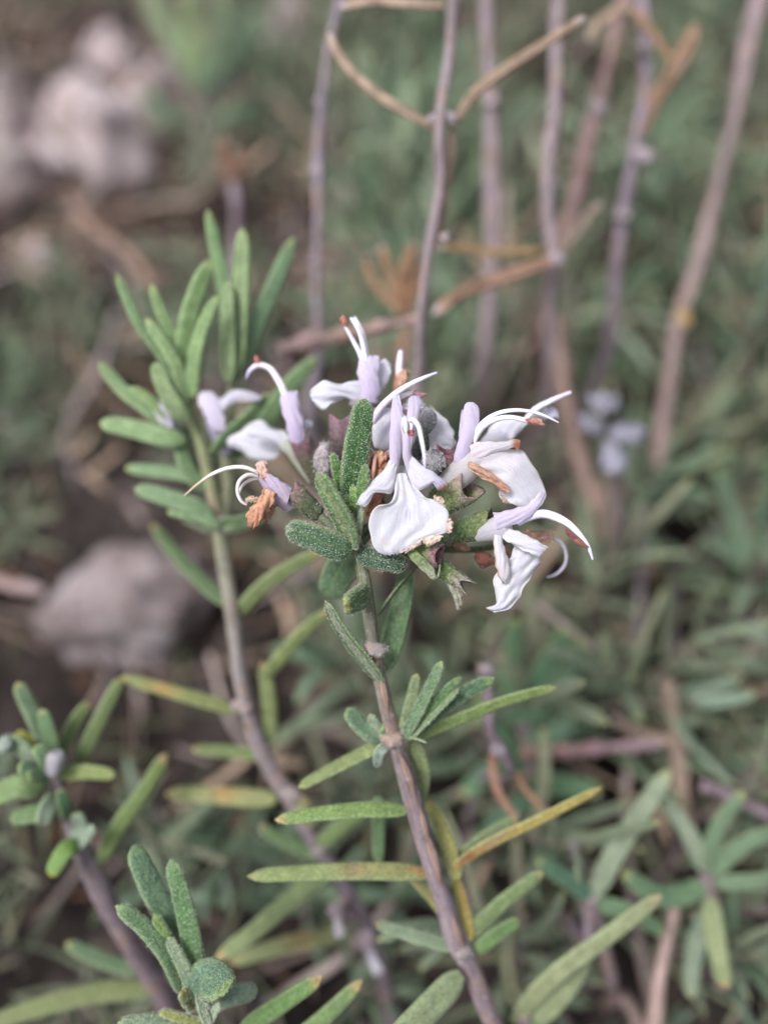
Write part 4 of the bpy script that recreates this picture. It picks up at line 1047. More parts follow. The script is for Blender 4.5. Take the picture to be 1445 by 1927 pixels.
LL = [
 ([(340, 735, 7.75), (300, 660, 7.65), (262, 610, 7.6), (238, 560, 7.6), (219, 514, 7.6)], 29, 20, (0.105, 0.20, 0.085)),
 ([(355, 758, 7.75), (333, 655, 7.7), (305, 592, 7.66), (285, 533, 7.66)], 30, 15, Y2),
 ([(352, 756, 7.6), (332, 688, 7.5), (298, 632, 7.48), (275, 598, 7.48)], 33, 20, (0.15, 0.24, 0.095)),
 ([(354, 752, 7.75), (347, 690, 7.7), (356, 600, 7.66), (374, 540, 7.64), (397, 488, 7.64)], 50, 12, (0.12, 0.22, 0.07)),
 ([(362, 746, 7.6), (369, 660, 7.5), (388, 598, 7.48), (410, 556, 7.48)], 34, -18, Y2),
 ([(432, 690, 7.95), (420, 530, 7.98), (404, 458, 8.0), (391, 394, 8.0)], 34, 12, (0.10, 0.205, 0.075)),
 ([(443, 700, 7.85), (449, 600, 7.8), (454, 512, 7.78), (456, 428, 7.78)], 42, 172, (0.17, 0.27, 0.095)),
 ([(438, 716, 7.95), (460, 665, 7.95), (492, 588, 7.98), (526, 512, 8.02), (553, 446, 8.05)], 42, 14, (0.085, 0.175, 0.095)),
 ([(430, 716, 7.8), (429, 650, 7.74), (428, 585, 7.7), (428, 528, 7.7)], 36, 165, (0.16, 0.26, 0.10)),
 ([(352, 796, 7.6), (334, 772, 7.5), (306, 725, 7.45), (290, 682, 7.44)], 44, 150, (0.115, 0.20, 0.07)),
 ([(320, 800, 7.8), (268, 762, 7.8), (228, 730, 7.85), (188, 680, 7.9)], 36, 20, (0.095, 0.175, 0.07)),
 ([(322, 790, 7.7), (285, 755, 7.66), (245, 728, 7.68)], 30, 30, (0.12, 0.20, 0.06)),
 ([(346, 830, 7.75), (310, 822, 7.7), (256, 808, 7.72), (188, 795, 7.76)], 50, 14, (0.12, 0.21, 0.085)),
 ([(372, 900, 7.9), (330, 890, 8.0), (286, 886, 8.1), (236, 880, 8.2)], 34, 15, (0.09, 0.17, 0.085)),
 ([(398, 968, 7.8), (355, 950, 7.75), (310, 935, 7.75), (254, 918, 7.8)], 46, 15, (0.075, 0.15, 0.075)),
 ([(412, 992, 7.8), (380, 972, 7.76), (345, 965, 7.76), (315, 962, 7.78)], 32, 20, (0.10, 0.18, 0.085)),
 ([(398, 855, 7.7), (432, 816, 7.65), (468, 783, 7.65), (506, 740, 7.68)], 34, 30, (0.055, 0.125, 0.045)),
 ([(440, 860, 8.1), (490, 800, 8.1), (550, 722, 8.12), (596, 672, 8.15)], 48, 15, (0.075, 0.16, 0.06)),
 ([(385, 920, 7.85), (352, 880, 7.8), (340, 840, 7.8), (338, 812, 7.8)], 36, 15, (0.06, 0.13, 0.05)),
 ([(418, 985, 7.85), (450, 985, 7.8), (490, 968, 7.82)], 34, 25, (0.05, 0.11, 0.04)),
 ([(420, 1000, 7.85), (470, 985, 7.8), (520, 960, 7.85)], 22, 25, (0.15, 0.19, 0.11)),
 ([(400, 1000, 7.9), (372, 985, 7.85), (340, 975, 7.9)], 24, 160, (0.2, 0.24, 0.15)),
 ([(432, 1140, 8.2), (375, 1090, 8.5), (320, 1030, 8.7), (285, 985, 8.9)], 30, 20, (0.075, 0.125, 0.05)),
 ([(445, 1160, 8.1), (500, 1100, 7.95), (560, 1060, 7.85), (605, 1040, 7.8)], 34, 20, (0.17, 0.21, 0.085)),
 ([(498, 1275, 8.2), (530, 1235, 8.1), (570, 1190, 8.0), (618, 1148, 7.95)], 34, 20, (0.18, 0.22, 0.08)),
 ([(505, 1400, 8.35), (506, 1330, 8.3), (494, 1245, 8.25)], 36, 10, (0.21, 0.25, 0.10)),
 ([(450, 1338, 8.15), (380, 1318, 8.1), (300, 1295, 8.1), (226, 1274, 8.15)], 32, 15, (0.17, 0.19, 0.065)),
 ([(500, 1422, 8.4), (430, 1415, 8.5), (362, 1410, 8.6)], 30, 15, (0.11, 0.15, 0.05)),
 ([(520, 1505, 8.4), (440, 1500, 8.45), (380, 1496, 8.5), (312, 1494, 8.55)], 42, 12, (0.21, 0.22, 0.09)),
 ([(605, 1612, 8.6), (550, 1590, 8.65), (488, 1555, 8.7)], 32, 12, (0.075, 0.13, 0.05)),
 ([(615, 1640, 8.6), (540, 1700, 8.3), (470, 1760, 8.1), (405, 1806, 8.0)], 44, 14, (0.17, 0.215, 0.095)),
 ([(655, 1760, 8.9), (580, 1770, 8.8), (500, 1790, 8.7), (430, 1812, 8.6)], 40, 14, (0.165, 0.19, 0.085)),
 ([(600, 1590, 8.5), (650, 1550, 8.5), (700, 1520, 8.6)], 38, 14, (0.12, 0.17, 0.06)),
 ([(555, 1500, 8.4), (585, 1545, 8.3), (570, 1500, 8.2)], 30, 14, (0.2, 0.22, 0.09)),
]
for i, (pts, w_, roll, col) in enumerate(LL):
    kw = {}
    if i == 26: kw['band'] = (0.62, 0.12, (0.42, 0.24, 0.07))
    if i == 28: kw['band'] = (0.45, 0.12, (0.42, 0.22, 0.08))
    if i == 31: kw['band'] = (0.4, 0.15, (0.38, 0.22, 0.08))
    leaf(T2, pts, w_ * (0.82 if i < 19 else 0.95), roll, (np.array(col) * 0.8 + np.array((0.22, 0.27, 0.15)) * 0.42 if i < 19 else np.array(col)), YT if i < 19 else TIPO, spec=0.22, blunt=0.17, under=(0.30, 0.37, 0.22) if i < 19 else FELT, **kw)
for (x, y, d, w_, h_) in [(640, 1720, 8.7, 40, 26), (690, 1768, 8.7, 42, 34)]:
    blob(T2, 'stem_node', (x, y, d), w_, h_, 30, (0.24, 0.2, 0.22), M_BARK, 0.2, seed=int(x))
ptube(T2, 'dry_stalk', [(650, 1690, 8.8), (636, 1720, 8.6), (640, 1760, 8.4)], [22, 18, 22], [(0.24, 0.19, 0.2), (0.28, 0.23, 0.26), (0.55, 0.52, 0.56)], M_BARK)
ptube(T2, 'dry_stalk', [(690, 1760, 8.8), (696, 1790, 8.6), (712, 1830, 8.4)], [26, 22, 26], [(0.24, 0.2, 0.22), (0.32, 0.29, 0.34), (0.58, 0.57, 0.62)], M_BARK)
# its own blurred flower between the shoots
f = flower(T2, [(425, 850, 7.9), (412, 815, 7.75), (402, 790, 7.65)], [24, 32, 30], (0.72, 0.66, 0.82))
sheet(f, 'upper_lip', [((398, 808, 0), (424, 812, 0)), ((384, 778, 4), (420, 775, 4)), ((372, 750, 4), (408, 745, 4)), ((376, 738, 2), (396, 736, 2))], 7.6, (0.80, 0.73, 0.88), (0.86, 0.83, 0.92), bulge=6, seed=131)
sheet(f, 'side_lobe', [((400, 770, 0), (405, 790, 0)), ((440, 735, 4), (445, 756, 4)), ((470, 738, 4), (472, 754, 4)), ((490, 745, 2), (490, 752, 2))], 7.6, (0.86, 0.84, 0.91), bulge=4, seed=132)
f = flower(T2, [(335, 805, 7.9), (318, 790, 7.8), (305, 775, 7.75)], [16, 26, 22], (0.80, 0.76, 0.86))
sheet(f, 'lower_lip', [((320, 775, 0), (325, 805, 0)), ((300, 755, 4), (305, 798, 4)), ((280, 750, 4), (290, 775, 4))], 7.7, (0.86, 0.83, 0.90), bulge=5, seed=134)
ptube(f, 'pedicel', [(378, 830, 8.0), (355, 815, 7.95), (335, 806, 7.9)], [12, 12, 14], (0.2, 0.24, 0.12), M_CALYX)

# ------------------------------------------------------------------ the young sprig low on the left
T3 = thing('rosemary_sprig', 'young frosted green rosemary tip with broad blunt leaves below the left stem', 'rosemary', P(430, 2300, 9.9))
stem(T3, [(352, 1850, 7.0), (372, 1890, 7.02), (388, 1940, 7.1), (405, 2050, 7.8), (430, 2300, 9.9)], [24, 30, 32, 34, 36], [(0.22, 0.27, 0.18), (0.26, 0.26, 0.2), (0.22, 0.18, 0.19)])
for pts, w_, roll, col, tip in [
 ([(340, 1800, 6.98), (316, 1730, 6.93), (280, 1660, 6.9), (250, 1592, 6.88)], 56, 8, (0.085, 0.155, 0.085), (0.17, 0.27, 0.12)),
 ([(366, 1850, 6.9), (360, 1770, 6.8), (342, 1690, 6.76), (321, 1618, 6.75)], 48, -24, (0.085, 0.165, 0.065), (0.18, 0.28, 0.12)),
 ([(345, 1868, 6.85), (316, 1800, 6.75), (270, 1745, 6.72), (219, 1705, 6.72)], 42, 16, (0.11, 0.19, 0.09), (0.24, 0.33, 0.14)),
 ([(340, 1835, 6.84), (318, 1780, 6.78), (290, 1722, 6.78)], 30, 12, (0.16, 0.255, 0.075), (0.28, 0.38, 0.10)),
 ([(366, 1870, 6.78), (342, 1815, 6.7), (317, 1766, 6.68)], 28, 165, (0.19, 0.27, 0.13), (0.34, 0.42, 0.16)),
 ([(374, 1885, 6.84), (395, 1845, 6.62), (425, 1870, 6.4)], 92, -10, (0.10, 0.17, 0.105), (0.24, 0.34, 0.10)),
 ([(390, 1890, 6.95), (430, 1875, 6.95), (484, 1866, 7.0)], 46, 20, (0.14, 0.20, 0.14), (0.24, 0.3, 0.2)),
 ([(376, 1870, 6.72), (380, 1895, 6.62), (390, 1930, 6.56)], 22, 160, (0.24, 0.30, 0.20), None),
 ([(366, 1895, 6.8), (352, 1880, 6.7), (341, 1865, 6.65)], 34, 20, (0.17, 0.19, 0.06), (0.46, 0.28, 0.05)),
 ([(380, 1930, 6.8), (300, 1925, 6.7), (222, 1928, 6.66)], 40, 20, (0.17, 0.23, 0.15), (0.3, 0.36, 0.18)),
 ([(384, 1930, 6.8), (330, 1915, 6.75), (300, 1905, 6.74)], 26, 20, (0.26, 0.28, 0.09), (0.4, 0.4, 0.1)),
 ([(388, 1930, 6.75), (402, 1908, 6.6), (412, 1890, 6.55)], 18, 150, (0.24, 0.32, 0.17), None)]:
    leaf(T3, pts, w_, roll, col, tip, spec=0.75, fuzz=700, under=(0.33, 0.38, 0.30), groove=0.2)

# ------------------------------------------------------------------ the cluster at the left edge
T4 = thing('rosemary_sprig', 'leafy grey green rosemary sprig with a leaf cluster cut by the left edge', 'rosemary', P(360, 2250, 9.9))
stem(T4, [(95, 1440, 7.9), (118, 1510, 7.9), (150, 1590, 7.95), (200, 1700, 8.1), (262, 1800, 8.4), (310, 1880, 8.7), (335, 2000, 9.2), (360, 2250, 9.9)], [26, 32, 36, 38, 36, 34, 34, 36], [(0.22, 0.2, 0.2), (0.22, 0.17, 0.19), (0.2, 0.155, 0.17), (0.17, 0.13, 0.14)])
GG = (0.13, 0.195, 0.115)
for pts, w_, roll, col, tip in [
 ([(98, 1430, 7.8), (75, 1370, 7.75), (50, 1320, 7.72), (32, 1284, 7.7)], 40, 14, (0.135, 0.20, 0.115), TIPY),
 ([(100, 1430, 7.75), (92, 1380, 7.7), (78, 1335, 7.68)], 34, -20, (0.10, 0.18, 0.08), TIPY),
 ([(118, 1420, 7.9), (135, 1370, 7.95), (168, 1322, 8.0)], 32, 15, (0.12, 0.16, 0.055), TIPO),
 ([(142, 1455, 8.0), (165, 1400, 8.0), (195, 1340, 8.05), (228, 1275, 8.1)], 32, 12, (0.145, 0.20, 0.075), TIPY),
 ([(112, 1460, 7.8), (160, 1453, 7.75), (216, 1460, 7.75)], 34, 15, (0.19, 0.235, 0.075), TIPY),
 ([(188, 1625, 8.0), (220, 1560, 8.0), (270, 1490, 8.05), (313, 1418, 8.1)], 36, 14, (0.15, 0.205, 0.065), TIPO),
 ([(80, 1490, 7.7), (45, 1480, 7.6), (-20, 1500, 7.6), (-60, 1505, 7.6)], 52, 12, (0.15, 0.22, 0.085), TIPY),
 ([(96, 1440, 7.72), (60, 1425, 7.6), (30, 1400, 7.55), (5, 1390, 7.55)], 44, 140, (0.16, 0.23, 0.14), TIPY),
 ([(90, 1460, 7.7), (60, 1450, 7.5), (35, 1440, 7.4)], 40, 10, (0.14, 0.22, 0.13), (0.3, 0.42, 0.12)),
 ([(92, 1470, 7.7), (68, 1460, 7.5), (50, 1462, 7.4)], 34, 15, (0.15, 0.24, 0.12), (0.32, 0.44, 0.12)),
 ([(95, 1450, 7.7), (85, 1425, 7.55), (66, 1405, 7.5)], 40, 10, (0.15, 0.24, 0.12), (0.32, 0.42, 0.14)),
 ([(105, 1500, 7.75), (90, 1520, 7.65), (80, 1555, 7.6)], 40, 160, (0.2, 0.27, 0.18), TIPY),
 ([(112, 1520, 7.8), (70, 1530, 7.7), (20, 1540, 7.7)], 44, 20, (0.11, 0.18, 0.07), TIPY),
 ([(128, 1540, 7.8), (120, 1510, 7.7), (112, 1485, 7.68)], 30, 15, (0.07, 0.14, 0.07), TIPY),
 ([(142, 1580, 7.85), (150, 1550, 7.75), (142, 1530, 7.7)], 34, 160, (0.17, 0.24, 0.18), TIPY),
 ([(148, 1590, 7.85), (162, 1575, 7.75), (176, 1555, 7.7)], 28, 150, (0.19, 0.26, 0.2), None),
 ([(146, 1590, 7.85), (125, 1600, 7.7), (95, 1650, 7.6)], 40, 15, (0.15, 0.26, 0.06), (0.46, 0.42, 0.08)),
 ([(262, 1830, 8.4), (200, 1810, 8.4), (124, 1776, 8.45)], 34, 15, (0.09, 0.145, 0.075), TIPY),
 ([(300, 1862, 8.6), (180, 1870, 8.4), (70, 1898, 8.2), (-40, 1935, 8.0)], 44, 14, (0.18, 0.21, 0.085), TIPO),
 ([(92, 1420, 7.8), (60, 1395, 7.7), (30, 1378, 7.65)], 26, 20, (0.3, 0.3, 0.06), (0.45, 0.36, 0.05))]:
    leaf(T4, pts, w_, roll, col, tip, spec=0.5, under=(0.34, 0.40, 0.31))
blob(T4, 'bud', (104, 1432, 7.6), 54, 38, -75, (0.36, 0.35, 0.37), M_CALYX, 0.15, seed=41)
blob(T4, 'bud', (10, 1402, 7.5), 34, 32, -75, (0.24, 0.29, 0.24), M_CALYX, 0.15, seed=42)

# ------------------------------------------------------------------ two bright leaves reaching in at the bottom
T5 = thing('rosemary_sprig', 'rosemary sprig cut off by the bottom edge with two bright green leaf tips', 'rosemary', P(470, 2600, 9.6))
stem(T5, [(430, 2010, 7.3), (440, 2080, 7.6), (450, 2250, 8.2), (470, 2600, 9.6)], 34, (0.22, 0.18, 0.19))
for pts, w_, roll, col, tip in [
 ([(440, 2010, 7.3), (470, 1935, 7.15), (530, 1890, 7.05), (606, 1840, 7.0)], 42, 12, (0.105, 0.19, 0.055), TIPO),
 ([(440, 2040, 7.4), (530, 1980, 7.3), (610, 1915, 7.22), (682, 1845, 7.2)], 38, 12, (0.12, 0.19, 0.065), (0.46, 0.30, 0.14)),
 ([(430, 2020, 7.3), (380, 1985, 7.2), (330, 1970, 7.2)], 40, 12, (0.11, 0.19, 0.06), TIPY),
 ([(436, 2060, 7.5), (480, 2090, 7.4), (560, 2110, 7.3)], 40, 12, (0.11, 0.19, 0.06), TIPY)]:
    leaf(T5, pts, w_, roll, col, tip, spec=0.6)

# ------------------------------------------------------------------ dry stems standing behind the flowers
DRY = [(0.27, 0.22, 0.235), (0.31, 0.25, 0.265), (0.26, 0.205, 0.22), (0.32, 0.26, 0.26)]
TAN, BRN, PNK = (0.35, 0.265, 0.20), (0.28, 0.155, 0.10), (0.36, 0.235, 0.20)

def to_soil(p, lean=(0.0, 0.6)):
    """a root point on the soil below and a little behind a world point"""
    return np.array([p[0] + lean[0], p[1] + lean[1], -0.2])

def far_off(d):
    return d - max(0.0, d - 8.0) * 0.2

def dry_twig(label, pts, w, tint=DRY, extra=(), nodes=(), root=True, group=None, lean=(0.0, 0.6), name='dry_twig'):
    jr = np.random.default_rng(len(label) * 7)
    pts = [(a[0] + jr.normal(0, 5), a[1], far_off(a[2]) + jr.normal(0, 0.06)) for a in pts]
    q = [P(*a) for a in pts]
    end = to_soil(q[-1], lean)
    if root:
        q.append(0.5 * (q[-1] + end) + np.array([0, 0.15, 0.3]))
        q.append(end)
    t = thing(name, label, 'twig', q[-1], group)
    dd = [a[2] for a in pts] + ([pts[-1][2]] * 2 if root else [])
    ww = 0.78 * np.interp(np.linspace(0, 1, len(q)), np.linspace(0, 1, len(w)) if np.ndim(w) else [0, 1], w if np.ndim(w) else [w, w])
    mb = MB()
    tube(mb, q, ww * 0.5 * K * np.array(dd), tint, 12, 14 * len(q), 0, 0.26, seed=len(label))
    mb.build('stem', [M_BARK], t)
    for (ep, ew, ecol) in extra:
        e = np.array([(a[0], a[1], far_off(a[2])) for a in ep], float)
        c = np.array([P(*a) for a in e])
        mb = MB()
        V = to_cam(c)
        leaf_surface(mb, c, S(ew * 0.85, e[:, 2].mean()), unit(V.mean(0) + np.array([0.5, 0, 0.6])), ecol, (0.5, 0.42, 0.4), under=np.array(ecol) * 0.8, spec=0.15, base_w=0.6, thick=0.55, groove=0.5, blunt=0.06)
        mb.build('dry_leaf', [M_LITTER, M_LITTER], t)
    for (x, y, d, s) in nodes:
        blob(t, 'stem_node', (x, y, far_off(d)), s * 0.95, s * 0.75, 10, (0.34, 0.29, 0.32), M_BARK, 0.2, seed=int(x))
    return t

dry_twig('purplish dry stem with two long curled tan leaves spread like arms', [(852, -90, 8.6), (850, 0, 8.5), (845, 100, 8.4), (832, 220, 8.35), (820, 350, 8.4), (806, 480, 8.5), (798, 600, 8.65), (785, 700, 8.8), (775, 800, 9.0), (770, 900, 9.3)],
         [32, 32, 33, 36, 34, 32, 32, 32, 32, 32],
         extra=[([(815, 238, 8.3), (760, 208, 8.2), (695, 165, 8.15), (645, 115, 8.2), (619, 60, 8.3)], 24, TAN),
                ([(858, 228, 8.3), (890, 178, 8.2), (950, 130, 8.1), (1030, 78, 8.05), (1102, 30, 8.05)], 24, (0.31, 0.23, 0.17)),
                ([(850, 225, 8.4), (846, 300, 8.5), (832, 400, 8.6), (815, 480, 8.7)], 22, TAN),
                ([(835, 10, 8.5), (770, 6, 8.45), (700, 2, 8.5), (640, 12, 8.6)], 22, TAN)],
         nodes=[(815, 222, 8.25, 28), (850, 222, 8.25, 26), (836, 446, 8.4, 22)])
dry_twig('slender grey dry stem left of the long curled leaves', [(660, -60, 10.0), (640, 0, 10.0), (622, 60, 10.0), (612, 160, 10.0), (603, 280, 10.05), (598, 420, 10.15), (592, 530, 10.3), (588, 640, 10.5), (585, 760, 10.8)],
         [22, 24, 24, 25, 26, 26, 26, 26, 26], [(0.27, 0.23, 0.27), (0.30, 0.26, 0.31), (0.25, 0.20, 0.23)], nodes=[(606, 190, 9.95, 26), (597, 320, 10.0, 24), (594, 490, 10.2, 24)])
dry_twig('blurred reddish grey stem just right of the curled leaf stem', [(925, -80, 11.2), (926, 40, 11.2), (922, 160, 11.2), (925, 280, 11.3), (922, 400, 11.4), (920, 520, 11.6), (918, 640, 11.9)], 32, DRY, nodes=[(925, 190, 11.1, 30)])
dry_twig('blurred pinkish stem with a bent brown branch crossing in front of the middle', [(1060, -80, 10.6), (1052, 60, 10.5), (1042, 200, 10.4), (1035, 330, 10.3), (1030, 430, 10.2), (1044, 492, 10.1), (1030, 580, 10.4), (1032, 680, 10.9)], 28, DRY,
         extra=[([(1030, 468, 9.9), (960, 474, 9.8), (890, 468, 9.8), (822, 463, 9.8)], 18, (0.27, 0.18, 0.09)),
                ([(1045, 488, 9.9), (985, 508, 9.7), (915, 532, 9.5), (860, 556, 9.4), (815, 592, 9.3)], 30, (0.34, 0.21, 0.15)),
                ([(1050, 480, 10.1), (1090, 430, 10.3), (1130, 380, 10.5)], 26, (0.24, 0.19, 0.15))],
         nodes=[(1046, 490, 9.85, 34), (1035, 345, 10.2, 30)])
dry_twig('pinkish brown broken stick lying behind the top flower', [(800, 598, 9.2), (740, 610, 9.2), (660, 628, 9.25), (585, 645, 9.3), (528, 656, 9.35)], [26, 28, 32, 34, 32], (0.36, 0.25, 0.24), root=False)
dry_twig('blurred reddish stem slanting beside the hanging curled leaf', [(1200, -80, 12.0), (1168, 60, 12.0), (1130, 180, 12.0), (1100, 290, 12.1), (1085, 350, 12.2), (1060, 430, 12.4), (1045, 520, 12.7)], 32, [(0.30, 0.20, 0.19), (0.28, 0.19, 0.2)],
         nodes=[(1128, 205, 11.9, 34)])
dry_twig('grey purple stem ending in a pale drop shaped node', [(1190, -60, 11.0), (1215, 60, 11.0), (1208, 170, 11.0), (1195, 260, 11.05), (1180, 380, 11.3), (1160, 500, 11.6), (1150, 600, 12.0)], 26, [(0.26, 0.21, 0.26), (0.27, 0.21, 0.25)],
         extra=[([(1190, 12, 10.6), (1150, 25, 10.5), (1118, 50, 10.5), (1108, 78, 10.5)], 22, TAN), ([(1192, 15, 10.5), (1225, 60, 10.4), (1255, 100, 10.4), (1280, 130, 10.4)], 20, (0.28, 0.18, 0.11)),
                ([(1310, 50, 11.2), (1270, 130, 11.1), (1225, 200, 11.1), (1198, 275, 11.1)], 34, (0.30, 0.19, 0.13))],
         nodes=[(1213, 292, 10.9, 40), (1215, 90, 10.9, 30), (1172, 405, 11.2, 30)])
dry_twig('long thick pinkish grey stem with one yellow band at far right', [(1460, -60, 13.10), (1420, 80, 13.00), (1378, 230, 12.90), (1335, 380, 12.90), (1305, 500, 12.90), (1285, 600, 12.95), (1262, 700, 13.05), (1248, 800, 13.20), (1238, 900, 13.40)], [28, 30, 31, 34, 31, 30, 32, 32, 32], [(0.30, 0.23, 0.25), (0.32, 0.25, 0.25), (0.32, 0.23, 0.22), (0.34, 0.26, 0.24)],
         nodes=[])
_t = bpy.data.objects['dry_twig.007']
blob(_t, 'yellow_band', (1285, 598, far_off(12.85)), 38, 26, 80, (0.36, 0.25, 0.11), M_BARK, 0.1, seed=4)
dry_twig('blurred pinkish stick leaning down right of the flowers', [(1030, 600, 12.4), (1050, 680, 12.4), (1075, 790, 12.4), (1100, 890, 12.5), (1130, 985, 12.7)], 36, (0.36, 0.25, 0.21), root=True)
dry_twig('small curled brown stalk with a white node beside the tuft of leaves', [(912, 1255, 8.4), (916, 1320, 8.4), (926, 1375, 8.35), (935, 1410, 8.3)], [22, 22, 22, 28], [(0.27, 0.21, 0.24), (0.30, 0.24, 0.28)],
         extra=[([(930, 1405, 8.3), (928, 1450, 8.3), (942, 1500, 8.3), (975, 1540, 8.35)], 22, (0.38, 0.22, 0.16)), ([(940, 1410, 8.35), (965, 1450, 8.5), (1000, 1500, 8.6), (1030, 1530, 8.7)], 16, (0.34, 0.2, 0.13))],
         nodes=[(937, 1412, 8.2, 34), (915, 1262, 8.3, 34)])
dry_twig('horizontal pink and purple stick in the undergrowth at right', [(985, 1412, 10.2), (1060, 1413, 10.2), (1150, 1408, 10.25), (1240, 1402, 10.3)], [30, 30, 28, 26], [(0.34, 0.22, 0.17), (0.30, 0.19, 0.21), (0.32, 0.25, 0.27)], root=False)
dry_twig('upright tan dead stem crossing the horizontal pink stick', [(1252, 1285, 10.9), (1266, 1360, 10.9), (1272, 1440, 10.95), (1282, 1560, 11.1)], [34, 38, 36, 34], (0.33, 0.25, 0.20), extra=[([(1300, 1402, 11.1), (1262, 1396, 11.0), (1205, 1380, 11.1), (1150, 1350, 11.2)], 26, (0.32, 0.235, 0.19))])
dry_twig('purple grey twig sloping down to the right edge', [(1320, 1480, 10.0), (1400, 1510, 10.0), (1480, 1545, 10.1), (1560, 1580, 10.3)], 26, (0.29, 0.22, 0.26), root=False)
dry_twig('short grey purple twig upright below the yellow leaf', [(1082, 1590, 8.9), (1090, 1640, 8.9), (1102, 1710, 8.95), (1110, 1760, 9.0)], [20, 24, 26, 26], (0.25, 0.20, 0.23))
dry_twig('pale pinkish dead stem low in the right corner', [(1275, 1690, 9.0), (1260, 1760, 9.0), (1245, 1850, 9.0), (1230, 1960, 9.1)], [30, 34, 36, 36], (0.38, 0.28, 0.25))
dry_twig('rust coloured tuft of dead leaves on a stub behind the left shoots', [(436, 340, 12.5), (440, 380, 12.5), (445, 450, 12.6), (450, 540, 12.8)], [26, 26, 28, 28], (0.28, 0.22, 0.26),
         extra=[([(436, 345, 12.4), (428, 310, 12.3), (418, 262, 12.3)], 30, (0.22, 0.13, 0.09)), ([(440, 340, 12.4), (455, 310, 12.3), (462, 280, 12.4)], 26, (0.2, 0.12, 0.085))])
dry_twig('tuft of rusty orange dead leaves standing above the brown stick', [(755, 640, 10.6), (757, 590, 10.6), (760, 560, 10.6)][::-1], 22, (0.3, 0.17, 0.12),
         extra=[([(757, 585, 10.5), (735, 520, 10.4), (718, 460, 10.4)], 26, (0.29, 0.19, 0.12)), ([(757, 585, 10.5), (760, 520, 10.4), (778, 455, 10.4)], 28, (0.27, 0.15, 0.09)), ([(757, 590, 10.5), (705, 530, 10.5), (688, 480, 10.6)], 22, (0.31, 0.21, 0.13)), ([(760, 585, 10.5), (785, 530, 10.5), (795, 480, 10.6)], 20, (0.26, 0.14, 0.085))])
dry_twig('short pale pink dead stick at the left edge', [(80, 1110, 12.5), (20, 1100, 12.4), (-60, 1085, 12.4)], [26, 30, 32], (0.42, 0.32, 0.31), root=False)
dry_twig('thin brown twig leaning across the soil at upper left', [(130, 360, 17), (180, 430, 16.6), (240, 480, 16.2), (290, 540, 15.8)], [24, 26, 28, 28], (0.26, 0.17, 0.13), root=False)

# ------------------------------------------------------------------ single leaves of sprigs that lie low at the right
def loose_sprig(label, stem_pts, stem_w, leaves, col=(0.24, 0.19, 0.20)):
    q = [P(*a) for a in stem_pts]
    end = to_soil(q[-1], (0.1, 0.3))
    q += [0.5 * (q[-1] + end) + np.array([0, 0.1, 0.2]), end]
    t = thing('rosemary_sprig', label, 'rosemary', end)
    mb = MB()
    r = [stem_w * 0.5 * K * a[2] for a in stem_pts] + [stem_w * 0.5 * K * stem_pts[-1][2]] * 2
    tube(mb, q, r, col, 10, 60, 0, 0.1)
    mb.build('stem', [M_BARK, M_FUZZ], t)
    for pts, w_, roll, c_, tip in leaves:
        leaf(t, pts, w_, roll, c_, tip, spec=0.35)
    return t

loose_sprig('rosemary sprig with one long pale grey leaf rising to the tan dead stem', [(1110, 1690, 8.7), (1130, 1760, 8.9), (1150, 1850, 9.2)], 28,
    [([(1115, 1690, 8.7), (1160, 1600, 8.6), (1205, 1530, 8.6), (1260, 1450, 8.65)], 46, 165, (0.2, 0.24, 0.17), TIPY),
     ([(1112, 1690, 8.7), (1060, 1650, 8.6), (1010, 1620, 8.6)], 40, 10, BLUEG, TIPY), ([(1118, 1700, 8.7), (1190, 1720, 8.6), (1250, 1760, 8.6)], 36, 10, GREY, TIPY)])
loose_sprig('rosemary sprig with a long pale olive leaf sloping across the lower right', [(985, 1905, 7.9), (1000, 1980, 8.1), (1010, 2100, 8.6)], 30,
    [([(965, 1925, 7.9), (1040, 1840, 7.75), (1140, 1765, 7.7), (1245, 1685, 7.75)], 42, 24, (0.21, 0.235, 0.125), (0.44, 0.34, 0.2)),
     ([(1000, 1930, 7.9), (1070, 1860, 7.9), (1110, 1790, 8.0)], 40, 15, (0.18, 0.21, 0.11), TIPY),
     ([(980, 1905, 8.0), (955, 1830, 8.1), (960, 1745, 8.2)], 32, 10, (0.2, 0.20, 0.12), (0.42, 0.26, 0.18)),
     ([(990, 1920, 7.9), (1010, 1960, 7.8), (1080, 2010, 7.7)], 40, 10, GREY, TIPY)])
loose_sprig('rosemary sprig with green leaves and a hanging pale leaf near the right edge', [(1330, 1650, 8.9), (1345, 1720, 9.0), (1360, 1850, 9.4)], 28,
    [([(1335, 1690, 8.8), (1345, 1760, 8.6), (1365, 1862, 8.5)], 44, 10, (0.2, 0.235, 0.115), TIPO),
     ([(1330, 1660, 8.9), (1260, 1690, 8.8), (1170, 1640, 8.8)], 44, 10, GREY, TIPY),
     ([(1335, 1650, 8.9), (1400, 1590, 8.8), (1470, 1560, 8.8)], 38, 12, (0.10, 0.16, 0.09), TIPY),
     ([(1340, 1660, 8.9), (1420, 1660, 8.8), (1500, 1640, 8.8)], 36, 15, (0.105, 0.16, 0.095), TIPY),
     ([(1325, 1640, 8.9), (1290, 1560, 8.9), (1240, 1500, 9.0)], 40, 165, (0.16, 0.2, 0.15), TIPY),
     ([(1330, 1640, 8.9), (1350, 1560, 8.8), (1400, 1490, 8.8)], 36, 10, (0.095, 0.15, 0.085), TIPY),
     ([(1345, 1700, 9.0), (1310, 1780, 8.9), (1300, 1880, 8.8)], 42, 160, (0.13, 0.18, 0.14), TIPY)])
